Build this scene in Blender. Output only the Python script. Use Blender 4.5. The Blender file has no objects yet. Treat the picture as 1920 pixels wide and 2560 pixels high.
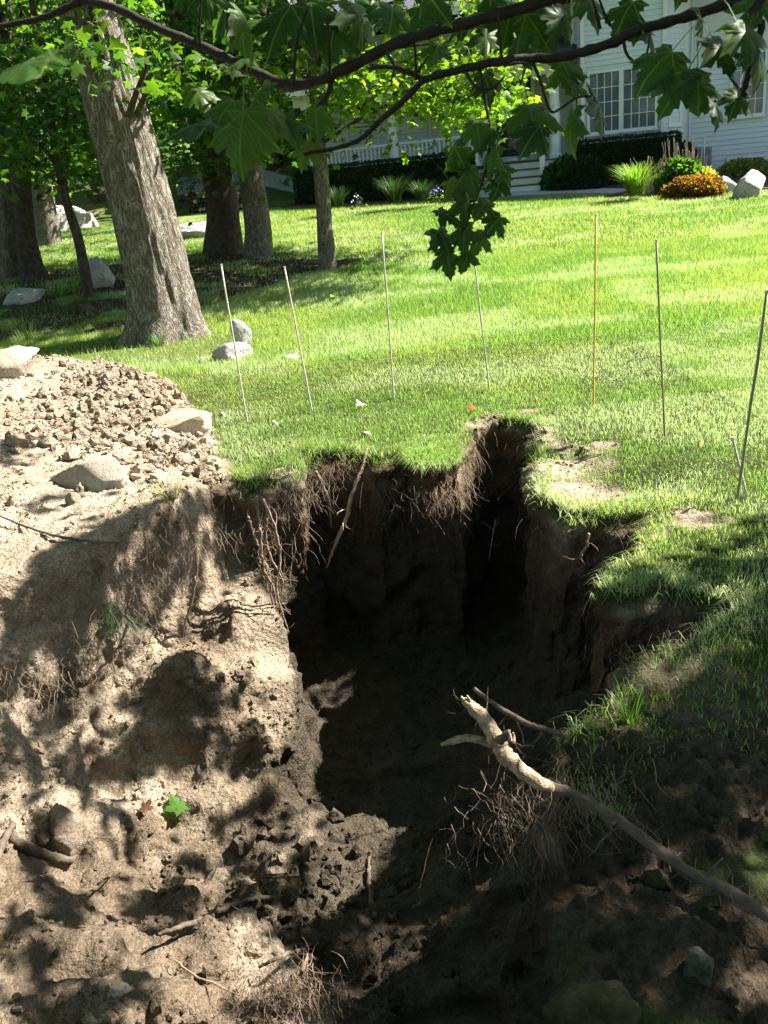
import bpy, bmesh, math, random
import numpy as np
from mathutils import Vector, Matrix

random.seed(5)
rng = np.random.default_rng(11)
SC = bpy.context.scene
COL = SC.collection

# ------------------------------------------------------------------ camera
F = 2200.0                      # focal length in pixels of a 1920 x 2560 frame
PITCH, ROLL = math.radians(20.7), math.radians(5.5)
EYE = np.array([0.0, 0.0, 1.65])
_f = np.array([0, math.cos(PITCH), -math.sin(PITCH)])
_u0 = np.array([0, math.sin(PITCH), math.cos(PITCH)])
_r0 = np.array([1.0, 0, 0])
_r = _r0*math.cos(ROLL) - _u0*math.sin(ROLL)
_u = _u0*math.cos(ROLL) + _r0*math.sin(ROLL)
cam = bpy.data.cameras.new('camera')
cam.sensor_fit = 'VERTICAL'
cam.sensor_height = 36.0
cam.sensor_width = 27.0
cam.lens = 36.0*F/2560.0
cam.clip_start = 0.05
cam.clip_end = 400
cam.dof.use_dof = True
cam.dof.focus_distance = 7.0
cam.dof.aperture_fstop = 14.0
camo = bpy.data.objects.new('camera', cam)
COL.objects.link(camo)
camo.matrix_world = Matrix(((_r[0], _u[0], -_f[0], EYE[0]), (_r[1], _u[1], -_f[1], EYE[1]),
                            (_r[2], _u[2], -_f[2], EYE[2]), (0, 0, 0, 1)))
SC.camera = camo

# ------------------------------------------------------------------ light
SUN_AZ, SUN_EL = math.radians(75), math.radians(45)
S = np.array([math.cos(SUN_EL)*math.sin(SUN_AZ), math.cos(SUN_EL)*math.cos(SUN_AZ), math.sin(SUN_EL)])
world = bpy.data.worlds.new('World')
SC.world = world
world.use_nodes = True
wn = world.node_tree.nodes
wn.clear()
sky = wn.new('ShaderNodeTexSky')
sky.sky_type = 'NISHITA'
sky.sun_disc = False
sky.sun_elevation = SUN_EL
sky.sun_rotation = SUN_AZ
bg = wn.new('ShaderNodeBackground')
bg.inputs['Strength'].default_value = 0.052
wo = wn.new('ShaderNodeOutputWorld')
world.node_tree.links.new(sky.outputs[0], bg.inputs[0])
world.node_tree.links.new(bg.outputs[0], wo.inputs[0])
sun = bpy.data.lights.new('sun', 'SUN')
sun.energy = 5.0
sun.angle = math.radians(0.5)
sun.color = (1.0, 0.955, 0.88)
suno = bpy.data.objects.new('sun', sun)
COL.objects.link(suno)
suno.rotation_euler = Vector(S).to_track_quat('Z', 'Y').to_euler()
suno.location = (8, 4, 12)
SC.view_settings.view_transform = 'Standard'
SC.view_settings.look = 'None'
SC.view_settings.gamma = 1
SC.view_settings.exposure = 2.2
SC.render.engine = 'CYCLES'
cy = SC.cycles
cy.use_denoising = True
cy.max_bounces = 6
cy.diffuse_bounces = 2
cy.glossy_bounces = 2
cy.transmission_bounces = 4
cy.transparent_max_bounces = 4
cy.caustics_reflective = False
cy.caustics_refractive = False
cy.sample_clamp_indirect = 6

# ------------------------------------------------------------------ geometry of the place
def ray(px, py):
    d = _f*F + _r*(px-960) - _u*(py-1280)
    return d/d[1]
def at(px, py, Y):                       # the point seen at a pixel, Y metres ahead
    return EYE + ray(px, py)*Y
def on(px, py, z):                       # the point seen at a pixel at height z
    d = ray(px, py)
    return EYE + d*((z-EYE[2])/d[2])
def lawn_z(x, y):
    x = np.asarray(x, float); y = np.asarray(y, float)
    t = np.clip((y-6.5), 0, 30)
    z = 0.068*(np.sqrt(t*t+0.25)-0.5)
    z = z + 0.03*np.sin(x*0.9+1)*np.sin(y*0.7)*np.clip((y-7)/4, 0, 1)
    b = np.clip(y-27-0.25*np.maximum(x, 0), 0, 60)            # wooded rise behind the house
    return z + 0.42*b
def gnd(px, py):
    d = ray(px, py)
    t = 3.0
    for k in range(160):
        p = EYE+d*t
        t = 0.75*t+0.25*(float(lawn_z(p[0], p[1]))-EYE[2])/d[2]
        if t < 0 or t > 200: t = 60
    return EYE+d*t

def sdpoly(P, poly):                     # signed distance, positive inside
    poly = np.asarray(poly, float)
    d2 = np.full(len(P), 1e9)
    ins = np.zeros(len(P), bool)
    n = len(poly)
    for i in range(n):
        a, b = poly[i], poly[(i+1) % n]
        ab = b-a
        t = np.clip(((P-a)@ab)/(ab@ab), 0, 1)
        q = P-(a+t[:, None]*ab)
        d2 = np.minimum(d2, (q*q).sum(1))
        c = ((a[1] > P[:, 1]) != (b[1] > P[:, 1]))
        with np.errstate(divide='ignore', invalid='ignore'):
            xi = a[0]+(P[:, 1]-a[1])/(b[1]-a[1])*(b[0]-a[0])
        ins ^= c & (P[:, 0] < xi)
    d = np.sqrt(d2)
    return np.where(ins, d, -d)

def _hash(i, j, k, seed):
    h = (i.astype(np.int64)*374761393 + j.astype(np.int64)*668265263 + k.astype(np.int64)*2147483647 + seed*1274126177) & 0xffffffff
    h = ((h ^ (h >> 13))*1274126177) & 0xffffffff
    h = ((h ^ (h >> 16))*2246822519) & 0xffffffff
    return (h ^ (h >> 15)) & 0xffffffff
def vnoise(P, seed=0):                   # value noise, -1..1
    P = np.asarray(P, float)
    if P.shape[1] == 2:
        P = np.c_[P, np.zeros(len(P))]
    I = np.floor(P).astype(np.int64)
    f = P-I
    u = f*f*f*(f*(f*6-15)+10)
    r = 0
    for dx in (0, 1):
        wx = u[:, 0] if dx else 1-u[:, 0]
        for dy in (0, 1):
            wy = u[:, 1] if dy else 1-u[:, 1]
            for dz in (0, 1):
                wz = u[:, 2] if dz else 1-u[:, 2]
                r = r + wx*wy*wz*(_hash(I[:, 0]+dx, I[:, 1]+dy, I[:, 2]+dz, seed)/2147483648.0-1)
    return r
def fbm(P, octv=4, seed=0, gain=0.5):
    P = np.asarray(P, float); r = 0; a = 1; s = 0
    for o in range(octv):
        r = r+a*vnoise(P*(2.03**o)+o*17.3, seed+o); s += a; a *= gain
    return r/s
def worley(P, seed=0):
    P = np.asarray(P, float)
    I = np.floor(P).astype(np.int64)
    f = P-I
    best = np.full(len(P), 9.0)
    for dx in (-1, 0, 1):
        for dy in (-1, 0, 1):
            for dz in (-1, 0, 1):
                a, b, c = I[:, 0]+dx, I[:, 1]+dy, I[:, 2]+dz
                h = _hash(a, b, c, seed)
                q = (dx+(h & 1023)/1023.0-f[:, 0])**2 + (dy+((h >> 10) & 1023)/1023.0-f[:, 1])**2 + (dz+((h >> 20) & 1023)/1023.0-f[:, 2])**2
                best = np.minimum(best, q)
    return np.sqrt(best)
def sstep(a, b, x):
    t = np.clip((x-a)/(b-a), 0, 1)
    return t*t*(3-2*t)

# ------------------------------------------------------------------ mesh helpers
def link(name, me, mat=None, parent=None):
    o = bpy.data.objects.new(name, me)
    COL.objects.link(o)
    if mat is not None and me is not None and len(me.materials) == 0:
        me.materials.append(mat)
    if parent is not None:
        o.parent = parent
    return o
def tag(o, label=None, cat=None, group=None, kind=None):
    if label: o['label'] = label
    if cat: o['category'] = cat
    if group: o['group'] = group
    if kind: o['kind'] = kind
    return o
def empty(name, loc=(0, 0, 0), rz=0, **kw):
    o = bpy.data.objects.new(name, None)
    COL.objects.link(o)
    o.empty_display_size = 0.1
    o.location = loc
    o.rotation_euler = (0, 0, rz)
    tag(o, **kw)
    return o
def tri_mesh(name, V, T, smooth=True, col=None):
    V = np.asarray(V, np.float32); T = np.asarray(T, np.int32)
    me = bpy.data.meshes.new(name)
    k = T.shape[1]
    me.vertices.add(len(V)); me.vertices.foreach_set('co', V.ravel())
    me.loops.add(T.size); me.loops.foreach_set('vertex_index', T.ravel())
    me.polygons.add(len(T))
    me.polygons.foreach_set('loop_start', np.arange(0, T.size, k, dtype=np.int32))
    try:
        me.polygons.foreach_set('loop_total', np.full(len(T), k, dtype=np.int32))
    except Exception:
        pass
    me.polygons.foreach_set('use_smooth', np.full(len(T), bool(smooth)))
    me.update(calc_edges=True)
    me.validate()
    if col is not None:
        set_col(me, col)
    return me
def set_col(me, col, name='Col'):
    col = np.asarray(col, np.float32)
    if col.shape[1] == 3:
        col = np.c_[col, np.ones(len(col), np.float32)]
    a = me.color_attributes.new(name, 'FLOAT_COLOR', 'POINT')
    a.data.foreach_set('color', col.ravel().astype(np.float32))
def poly_mesh(name, V, Fs, smooth=False):
    me = bpy.data.meshes.new(name)
    me.from_pydata([tuple(map(float, v)) for v in V], [], [tuple(int(i) for i in f) for f in Fs])
    me.update()
    if smooth:
        me.polygons.foreach_set('use_smooth', np.ones(len(me.polygons), bool))
    return me
class MB:                                # collects boxes, tubes, prisms
    def __init__(s): s.V = []; s.F = []; s.n = 0
    def add(s, V, Fs):
        s.V += [tuple(v) for v in V]
        s.F += [tuple(i+s.n for i in f) for f in Fs]
        s.n = len(s.V); return s
    def box(s, x0, x1, y0, y1, z0, z1):
        V = [(x, y, z) for z in (z0, z1) for y in (y0, y1) for x in (x0, x1)]
        return s.add(V, [(0, 2, 3, 1), (4, 5, 7, 6), (0, 1, 5, 4), (2, 6, 7, 3), (0, 4, 6, 2), (1, 3, 7, 5)])
    def tube(s, pts, rad, seg=8, caps=True):
        V, Fs = tube(pts, rad, seg, caps)
        return s.add(V, Fs)
    def lathe(s, prof, seg=16, c=(0, 0, 0)):
        V = []; Fs = []
        for (r, z) in prof:
            for k in range(seg):
                a = 2*math.pi*k/seg
                V.append((c[0]+r*math.cos(a), c[1]+r*math.sin(a), c[2]+z))
        for i in range(len(prof)-1):
            for k in range(seg):
                k2 = (k+1) % seg
                Fs.append((i*seg+k, i*seg+k2, (i+1)*seg+k2, (i+1)*seg+k))
        Fs.append(tuple(range(seg-1, -1, -1)))
        Fs.append(tuple((len(prof)-1)*seg+k for k in range(seg)))
        return s.add(V, Fs)
    def build(s, name, mat, parent=None, smooth=False):
        return link(name, poly_mesh(name, s.V, s.F, smooth), mat, parent)
def tube(pts, rad, seg=8, caps=True):
    pts = [np.asarray(p, float) for p in pts]
    n = len(pts)
    rad = [rad]*n if np.isscalar(rad) else list(rad)
    V = []; Fs = []
    up = np.array([0.31, 0.47, 0.83])
    prev = None
    for i in range(n):
        t = pts[min(i+1, n-1)]-pts[max(i-1, 0)]
        t = t/(np.linalg.norm(t)+1e-9)
        if prev is None:
            a = np.cross(t, up); a /= np.linalg.norm(a)+1e-9
        else:
            a = prev-t*(prev@t); a /= np.linalg.norm(a)+1e-9
        prev = a
        b = np.cross(t, a)
        for k in range(seg):
            an = 2*math.pi*k/seg
            V.append(pts[i]+rad[i]*(a*math.cos(an)+b*math.sin(an)))
    for i in range(n-1):
        for k in range(seg):
            k2 = (k+1) % seg
            Fs.append((i*seg+k, i*seg+k2, (i+1)*seg+k2, (i+1)*seg+k))
    if caps:
        Fs.append(tuple(range(seg-1, -1, -1)))
        Fs.append(tuple((n-1)*seg+k for k in range(seg)))
    return V, Fs
def smooth_path(pts, n):
    P = np.asarray(pts, float)
    m = len(P)
    t = np.linspace(0, m-1, n)
    out = []
    for x in t:
        i = min(int(x), m-2); f = x-i
        p0, p1, p2, p3 = P[max(i-1, 0)], P[i], P[i+1], P[min(i+2, m-1)]
        out.append(0.5*((2*p1)+(-p0+p2)*f+(2*p0-5*p1+4*p2-p3)*f*f+(-p0+3*p1-3*p2+p3)*f**3))
    return np.array(out)
def ico(sub):
    bm = bmesh.new()
    bmesh.ops.create_icosphere(bm, subdivisions=sub, radius=1)
    V = np.array([v.co[:] for v in bm.verts]); T = np.array([[v.index for v in f.verts] for f in bm.faces])
    bm.free()
    return V, T
ICO = {k: ico(k) for k in (1, 2, 3, 4)}

# ------------------------------------------------------------------ materials
class NT:
    def __init__(s, name):
        s.m = bpy.data.materials.new(name); s.m.use_nodes = True
        s.t = s.m.node_tree; s.t.nodes.clear()
        s.out = s.t.nodes.new('ShaderNodeOutputMaterial')
    def n(s, kind, **kw):
        nd = s.t.nodes.new(kind)
        for k, v in kw.items(): setattr(nd, k, v)
        return nd
    def l(s, a, b): s.t.links.new(a, b)
    def noise(s, scale, detail=4, rough=0.55, coord='Object', stretch=None):
        tc = s.n('ShaderNodeTexCoord'); o = tc.outputs[coord]
        if stretch:
            mp = s.n('ShaderNodeMapping'); mp.inputs['Scale'].default_value = stretch
            s.l(o, mp.inputs[0]); o = mp.outputs[0]
        nz = s.n('ShaderNodeTexNoise'); nz.inputs['Scale'].default_value = scale
        nz.inputs['Detail'].default_value = detail; nz.inputs['Roughness'].default_value = rough
        s.l(o, nz.inputs['Vector']); return nz
    def ramp(s, src, stops):
        r = s.n('ShaderNodeValToRGB'); e = r.color_ramp.elements
        while len(e) < len(stops): e.new(0.5)
        for el, (p, c) in zip(e, stops):
            el.position = p; el.color = (*c, 1) if len(c) == 3 else c
        s.l(src, r.inputs[0]); return r.outputs[0]
    def mix(s, a, b, fac, mode='MIX'):
        m = s.n('ShaderNodeMix', data_type='RGBA', blend_type=mode)
        for v, i in ((fac, 0), (a, 6), (b, 7)):
            if hasattr(v, 'is_output'): s.l(v, m.inputs[i])
            elif i == 0: m.inputs[0].default_value = v
            else: m.inputs[i].default_value = (*v, 1)
        return m.outputs[2]
    def bump(s, h, strength, dist=0.02):
        b = s.n('ShaderNodeBump'); b.inputs['Strength'].default_value = strength; b.inputs['Distance'].default_value = dist
        s.l(h, b.inputs['Height']); return b.outputs[0]
    def principled(s, col, rough=0.7, normal=None, spec=0.3, **kw):
        p = s.n('ShaderNodeBsdfPrincipled')
        if hasattr(col, 'is_output'): s.l(col, p.inputs['Base Color'])
        else: p.inputs['Base Color'].default_value = (*col, 1)
        if hasattr(rough, 'is_output'): s.l(rough, p.inputs['Roughness'])
        else: p.inputs['Roughness'].default_value = rough
        p.inputs['Specular IOR Level'].default_value = spec
        if normal is not None: s.l(normal, p.inputs['Normal'])
        for k, v in kw.items(): p.inputs[k].default_value = v
        return p
    def done(s, sh):
        s.l(sh.outputs[0] if hasattr(sh, 'outputs') else sh, s.out.inputs['Surface']); return s.m
M = {}
def plain(name, col, rough=0.6, var=0.15, scale=6, bump=0.15, bscale=60, spec=0.3, dist=0.01, **kw):
    t = NT(name)
    nz = t.noise(scale, 5)
    lo = tuple(c*(1-var) for c in col); hi = tuple(min(1, c*(1+var)) for c in col)
    c = t.ramp(nz.outputs[0], [(0.3, lo), (0.7, hi)])
    nb = t.noise(bscale, 4)
    M[name] = t.done(t.principled(c, rough, t.bump(nb.outputs[0], bump, dist), spec, **kw))
    return M[name]

# soil: colour comes from soil horizons plus painted shade stored per vertex, grain from noise
t = NT('soil')
at_ = t.n('ShaderNodeAttribute'); at_.attribute_name = 'Col'
n1 = t.noise(9, 6, 0.65); n2 = t.noise(70, 6, 0.7); n3 = t.noise(230, 3, 0.6)
c = t.mix(at_.outputs[0], t.ramp(n1.outputs[0], [(0.25, (0.55, 0.52, 0.48)), (0.5, (0.95, 0.93, 0.9)), (0.75, (1.25, 1.22, 1.15))]), 1.0, 'MULTIPLY')
c = t.mix(c, t.ramp(n2.outputs[0], [(0.3, (0.62, 0.6, 0.57)), (0.55, (1, 1, 1)), (0.75, (1.35, 1.33, 1.3))]), 1.0, 'MULTIPLY')
tcs = t.n('ShaderNodeTexCoord')
v1 = t.n('ShaderNodeTexVoronoi'); v1.inputs['Scale'].default_value = 55; t.l(tcs.outputs['Object'], v1.inputs['Vector'])
v2 = t.n('ShaderNodeTexVoronoi'); v2.inputs['Scale'].default_value = 140; t.l(tcs.outputs['Object'], v2.inputs['Vector'])
cr = t.n('ShaderNodeMath', operation='MULTIPLY_ADD'); t.l(v2.outputs['Distance'], cr.inputs[0]); cr.inputs[1].default_value = .5; t.l(v1.outputs['Distance'], cr.inputs[2])
neg = t.n('ShaderNodeMath', operation='MULTIPLY'); t.l(cr.outputs[0], neg.inputs[0]); neg.inputs[1].default_value = -1.0
nad = t.n('ShaderNodeMath', operation='ADD'); t.l(neg.outputs[0], nad.inputs[0]); t.l(n2.outputs[0], nad.inputs[1])
c = t.mix(c, t.ramp(v2.outputs['Color'], [(0.2, (0.78, 0.77, 0.75)), (0.8, (1.18, 1.18, 1.17))]), 1.0, 'MULTIPLY')
b1 = t.bump(nad.outputs[0], 0.9, 0.014)
b2 = t.n('ShaderNodeBump'); b2.inputs['Strength'].default_value = 0.7; b2.inputs['Distance'].default_value = 0.006
t.l(n3.outputs[0], b2.inputs['Height']); t.l(b1, b2.inputs['Normal'])
M['soil'] = t.done(t.principled(c, 0.95, b2.outputs[0], 0.1))

def foliage(name, trans, gloss=0.4, spec=0.4, tmul=(1.3, 1.25, 0.5)):
    t = NT(name)
    a = t.n('ShaderNodeAttribute'); a.attribute_name = 'Col'
    p = t.principled(a.outputs[0], gloss, None, spec)
    tr = t.n('ShaderNodeBsdfTranslucent')
    t.l(t.mix(a.outputs[0], tmul, 1.0, 'MULTIPLY'), tr.inputs[0])
    mx = t.n('ShaderNodeMixShader'); mx.inputs[0].default_value = trans
    t.l(p.outputs[0], mx.inputs[1]); t.l(tr.outputs[0], mx.inputs[2])
    M[name] = t.done(mx)
foliage('leaf', 0.52, 0.5, 0.22, (2.1, 2.2, 0.5))
foliage('grass', 0.45, 0.45, 0.3, (1.45, 1.75, 0.75))
foliage('evergreen', 0.15, 0.55, 0.25)

t = NT('bark')
tc = t.n('ShaderNodeTexCoord')
mp = t.n('ShaderNodeMapping'); mp.inputs['Scale'].default_value = (26, 26, 5); t.l(tc.outputs['Object'], mp.inputs[0])
vo = t.n('ShaderNodeTexVoronoi'); vo.feature = 'DISTANCE_TO_EDGE'; vo.inputs['Scale'].default_value = 1.0
wn_ = t.noise(5, 4); mxv = t.n('ShaderNodeMix', data_type='VECTOR'); mxv.inputs[0].default_value = 0.25
t.l(mp.outputs[0], mxv.inputs[4]); 
nzv = t.n('ShaderNodeTexNoise'); nzv.inputs['Scale'].default_value = 1.2; nzv.inputs['Detail'].default_value = 4; t.l(mp.outputs[0], nzv.inputs['Vector'])
sc_ = t.n('ShaderNodeVectorMath', operation='SCALE'); sc_.inputs['Scale'].default_value = 3.0; t.l(nzv.outputs['Color'], sc_.inputs[0])
ad_ = t.n('ShaderNodeVectorMath', operation='ADD'); t.l(mp.outputs[0], ad_.inputs[0]); t.l(sc_.outputs[0], ad_.inputs[1])
t.l(ad_.outputs[0], vo.inputs['Vector'])
cb = t.ramp(vo.outputs['Distance'], [(0.0, (0.075, 0.06, 0.045)), (0.12, (0.19, 0.165, 0.135)), (0.5, (0.31, 0.285, 0.25))])
nl = t.noise(7, 5, 0.6); nl2 = t.noise(45, 4, 0.7)
lich = t.ramp(nl.outputs[0], [(0.52, (0, 0, 0)), (0.6, (1, 1, 1))])
lich2 = t.ramp(nl2.outputs[0], [(0.5, (0, 0, 0)), (0.56, (1, 1, 1))])
lm = t.n('ShaderNodeMath', operation='MULTIPLY'); t.l(lich, lm.inputs[0]); t.l(lich2, lm.inputs[1])
cb = t.mix(cb, (0.33, 0.35, 0.27), lm.outputs[0])
nf = t.noise(60, 5, 0.7)
cb = t.mix(cb, t.ramp(nf.outputs[0], [(0.3, (0.7, 0.68, 0.66)), (0.7, (1.25, 1.23, 1.2))]), 1.0, 'MULTIPLY')
hb = t.n('ShaderNodeMath', operation='MINIMUM'); hb.inputs[1].default_value = 0.35; t.l(vo.outputs['Distance'], hb.inputs[0])
bb1 = t.bump(hb.outputs[0], 1.0, 0.04)
bb2 = t.n('ShaderNodeBump'); bb2.inputs['Strength'].default_value = 0.6; bb2.inputs['Distance'].default_value = 0.008
t.l(nf.outputs[0], bb2.inputs['Height']); t.l(bb1, bb2.inputs['Normal'])
M['bark'] = t.done(t.principled(cb, 0.95, bb2.outputs[0], 0.1))
plain('dark_bark', (0.07, 0.055, 0.043), 0.9, 0.45, 14, 0.9, 60, 0.1, 0.02)
plain('twig_bark', (0.03, 0.021, 0.017), 0.7, 0.35, 30, 0.6, 120, 0.2, 0.004)
plain('peeled_wood', (0.36, 0.26, 0.165), 0.85, 0.5, 45, 0.9, 110, 0.15, 0.01)
plain('root_bark', (0.105, 0.08, 0.058), 0.85, 0.4, 18, 0.8, 90, 0.15, 0.008)
plain('fine_root', (0.2, 0.145, 0.1), 0.85, 0.3, 20, 0.3, 90, 0.15, 0.003)
t = NT('granite')
g1 = t.noise(4, 6, 0.65); g2 = t.noise(40, 6, 0.7); g3 = t.noise(11, 5, 0.7)
c = t.ramp(g1.outputs[0], [(0.3, (0.27, 0.26, 0.24)), (0.55, (0.4, 0.385, 0.36)), (0.75, (0.5, 0.48, 0.45))])
c = t.mix(c, t.ramp(g2.outputs[0], [(0.3, (0.55, 0.55, 0.55)), (0.5, (1, 1, 1)), (0.75, (1.25, 1.24, 1.2))]), 1.0, 'MULTIPLY')
c = t.mix(c, (0.16, 0.17, 0.12), t.ramp(g3.outputs[0], [(0.58, (0, 0, 0)), (0.66, (0.8, 0.8, 0.8))]))
M['granite'] = t.done(t.principled(c, 0.9, t.bump(g2.outputs[0], 0.7, 0.02), 0.15))
t = NT('dirty_stone')
g1 = t.noise(5, 6, 0.65); g2 = t.noise(50, 6, 0.7)
c = t.ramp(g1.outputs[0], [(0.3, (0.25, 0.19, 0.13)), (0.5, (0.36, 0.3, 0.23)), (0.75, (0.43, 0.39, 0.33))])
c = t.mix(c, t.ramp(g2.outputs[0], [(0.3, (0.6, 0.58, 0.55)), (0.5, (1, 1, 1)), (0.75, (1.25, 1.24, 1.2))]), 1.0, 'MULTIPLY')
M['dirty_stone'] = t.done(t.principled(c, 0.95, t.bump(g2.outputs[0], 0.8, 0.015), 0.1))
t = NT('mossy_stone')
g1 = t.noise(7, 6, 0.65); g2 = t.noise(60, 6, 0.7)
c = t.ramp(g1.outputs[0], [(0.35, (0.03, 0.03, 0.012)), (0.5, (0.06, 0.055, 0.026)), (0.68, (0.11, 0.09, 0.065))])
c = t.mix(c, t.ramp(g2.outputs[0], [(0.3, (0.6, 0.6, 0.6)), (0.6, (1.2, 1.2, 1.2))]), 1.0, 'MULTIPLY')
M['mossy_stone'] = t.done(t.principled(c, 0.95, t.bump(g2.outputs[0], 0.9, 0.015), 0.1))
plain('siding', (0.68, 0.73, 0.78), 0.5, 0.05, 3, 0.06, 80, 0.3)  # blue of the skylight is mixed into the paint colour
plain('white_paint', (0.8, 0.8, 0.79), 0.45, 0.04, 5, 0.05, 80, 0.35)
plain('cream_paint', (0.74, 0.72, 0.64), 0.5, 0.05, 5, 0.05, 80, 0.3)
plain('deck_grey', (0.06, 0.062, 0.068), 0.6, 0.25, 8, 0.2, 60, 0.3)
plain('shingle', (0.1, 0.105, 0.12), 0.9, 0.3, 12, 0.5, 60, 0.1)
plain('utility_grey', (0.22, 0.26, 0.3), 0.5, 0.1, 4, 0.1, 60, 0.3)
plain('mulch', (0.1, 0.065, 0.045), 0.95, 0.5, 30, 1.0, 60, 0.1, 0.04)
plain('paving', (0.36, 0.37, 0.4), 0.85, 0.2, 10, 0.4, 60, 0.2)
plain('tarp', (0.06, 0.07, 0.13), 0.4, 0.2, 6, 0.3, 30, 0.4)
plain('dark_metal', (0.02, 0.02, 0.022), 0.4, 0.2, 10, 0.1, 60, 0.5)
plain('pale_wood', (0.45, 0.36, 0.27), 0.8, 0.25, 15, 0.4, 80, 0.2)
plain('bamboo', (0.43, 0.4, 0.31), 0.55, 0.2, 25, 0.25, 120, 0.35)
plain('yellow_fibreglass', (0.62, 0.42, 0.08), 0.45, 0.12, 18, 0.1, 120, 0.4)
plain('green_fibreglass', (0.2, 0.22, 0.1), 0.5, 0.3, 10, 0.1, 120, 0.4)
plain('foundation', (0.3, 0.3, 0.29), 0.9, 0.15, 6, 0.4, 50, 0.2)
t = NT('window_glass')
M['window_glass'] = t.done(t.principled((0.03, 0.045, 0.06), 0.04, None, 0.8))
t = NT('curtained_glass')
M['curtained_glass'] = t.done(t.principled((0.10, 0.13, 0.17), 0.06, t.bump(t.noise(3, 1).outputs[0], 0.08, 0.02), 0.7))
plain('red_flower', (0.5, 0.03, 0.02), 0.6, 0.3, 20)
plain('violet_flower', (0.25, 0.16, 0.55), 0.6, 0.3, 20)
plain('white_flower', (0.3, 0.3, 0.34), 0.6, 0.2, 20)  # white dulled to stand in for the house shadow

# ------------------------------------------------------------------ the ground: lawn, spoil heap and pit
def xy(*L): return [on(px, py, z)[:2] for (px, py, z) in L]
RIM = ([(-2.7, 3.0), (-2.2, 3.45), (-1.8, 3.72), (-1.5, 4.05), (-1.28, 4.45)] +
       xy((500, 1255, 0), (530, 1195, 0), (640, 1215, 0), (740, 1180, 0), (760, 1130, 0), (860, 1128, 0), (920, 1145, 0), (1030, 1118, 0), (1080, 1125, 0), (1125, 1130, 0),
          (1150, 1115, 0), (1168, 1066, 0), (1250, 1043, 0), (1345, 1058, 0), (1325, 1130, 0), (1355, 1230, 0), (1405, 1290, 0), (1530, 1288, 0), (1655, 1275, 0), (1600, 1350, 0), (1495, 1440, 0),
          (1545, 1500, 0), (1700, 1470, 0), (1800, 1500, 0), (1720, 1580, 0), (1560, 1650, 0), (1520, 1690, 0), (1420, 1790, -.05), (1370, 1900, -.1), (1400, 2000, -.15), (1440, 2150, -.2), (1470, 2300, -.25), (1420, 2500, -.25)) +
       [(0.28, 1.0), (0.2, 0.7), (-1.2, 0.7), (-2.7, 1.2)])
BENCH = xy((-900, 1300, -.2), (300, 1300, -.2), (480, 1260, -.2), (560, 1270, -.3), (620, 1420, -.5), (700, 1560, -.7), (728, 1680, -.85), (722, 1800, -1.0), (690, 1900, -1.1), (620, 1970, -1.2), (690, 2010, -1.25), (810, 2070, -1.3),
           (740, 2160, -1.3), (640, 2290, -1.25), (720, 2370, -1.0), (800, 2480, -.9), (820, 2700, -.8), (-900, 2800, -.3))
SPOIL = [(-4.6, 9.0)] + xy((20, 880, .15), (120, 895, .1), (330, 930, .08), (420, 965, .05), (480, 1010, .04), (540, 1080, 0), (560, 1160, 0), (620, 1300, 0)) + [(-1.2, 3.0), (-2.9, 2.2), (-4.6, 2.6)]
def ctrl(L): return np.array([list(on(px, py, z)) for (px, py, z) in L])
CB = ctrl([(-300, 1500, -.15), (0, 1480, -.3), (150, 1490, -.5), (300, 1490, -.62), (450, 1470, -.62), (540, 1410, -.5), (560, 1500, -.55), (640, 1520, -.62), (700, 1660, -.85), (600, 1650, -.75), (450, 1650, -.62), (300, 1650, -.6), (100, 1650, -.45),
           (0, 1750, -.42), (150, 1800, -.62), (330, 1800, -.8), (500, 1800, -.86), (640, 1800, -.92), (690, 1860, -1.08), (620, 1950, -1.18), (450, 1970, -1.08), (300, 1990, -1.0), (100, 2000, -.72), (-200, 2000, -.4), (480, 2080, -1.18), (700, 2080, -1.25), (830, 2080, -1.28),
           (600, 2200, -1.3), (400, 2200, -1.22), (200, 2200, -1.0), (0, 2200, -.7), (600, 2290, -1.12), (400, 2300, -.95), (150, 2300, -.72), (0, 2350, -.5), (250, 2400, -.62), (500, 2400, -.75), (650, 2430, -.85), (150, 2480, -.46), (400, 2500, -.58), (700, 2520, -.8),
           (0, 2560, -.32), (300, 2700, -.4), (700, 2700, -.7), (-300, 2400, -.2), (-300, 2200, -.3)])
CF = ctrl([(800, 1600, -1.4), (1000, 1590, -1.4), (1200, 1580, -1.4), (800, 1800, -1.45), (1000, 1800, -1.45), (1200, 1800, -1.35), (850, 2000, -1.45), (1050, 2000, -1.4), (1250, 2000, -1.1), (1330, 1950, -.75), (800, 2200, -1.4), (950, 2200, -1.38), (1150, 2200, -1.2), (1300, 2200, -.85), (1380, 2250, -.55),
           (850, 2400, -1.2), (1000, 2400, -1.2), (1150, 2400, -1.05), (1300, 2400, -.75), (900, 2600, -1.0), (1100, 2600, -.95), (1300, 2600, -.6), (1450, 1620, -.9), (1600, 1560, -.8), (1700, 1530, -.65), (1450, 1750, -.75), (1300, 1830, -1.1), (1560, 1400, -1.0), (1640, 1380, -.9)])
def shep(P, C, p=3.2):
    d2 = ((P[:, None, :]-C[None, :, :2])**2).sum(2)+1e-3
    w = d2**(-p/2)
    return (w@C[:, 2])/w.sum(1)
def shep_big(P, C):
    return np.concatenate([shep(P[i:i+20000], C) for i in range(0, len(P), 20000)])
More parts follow.
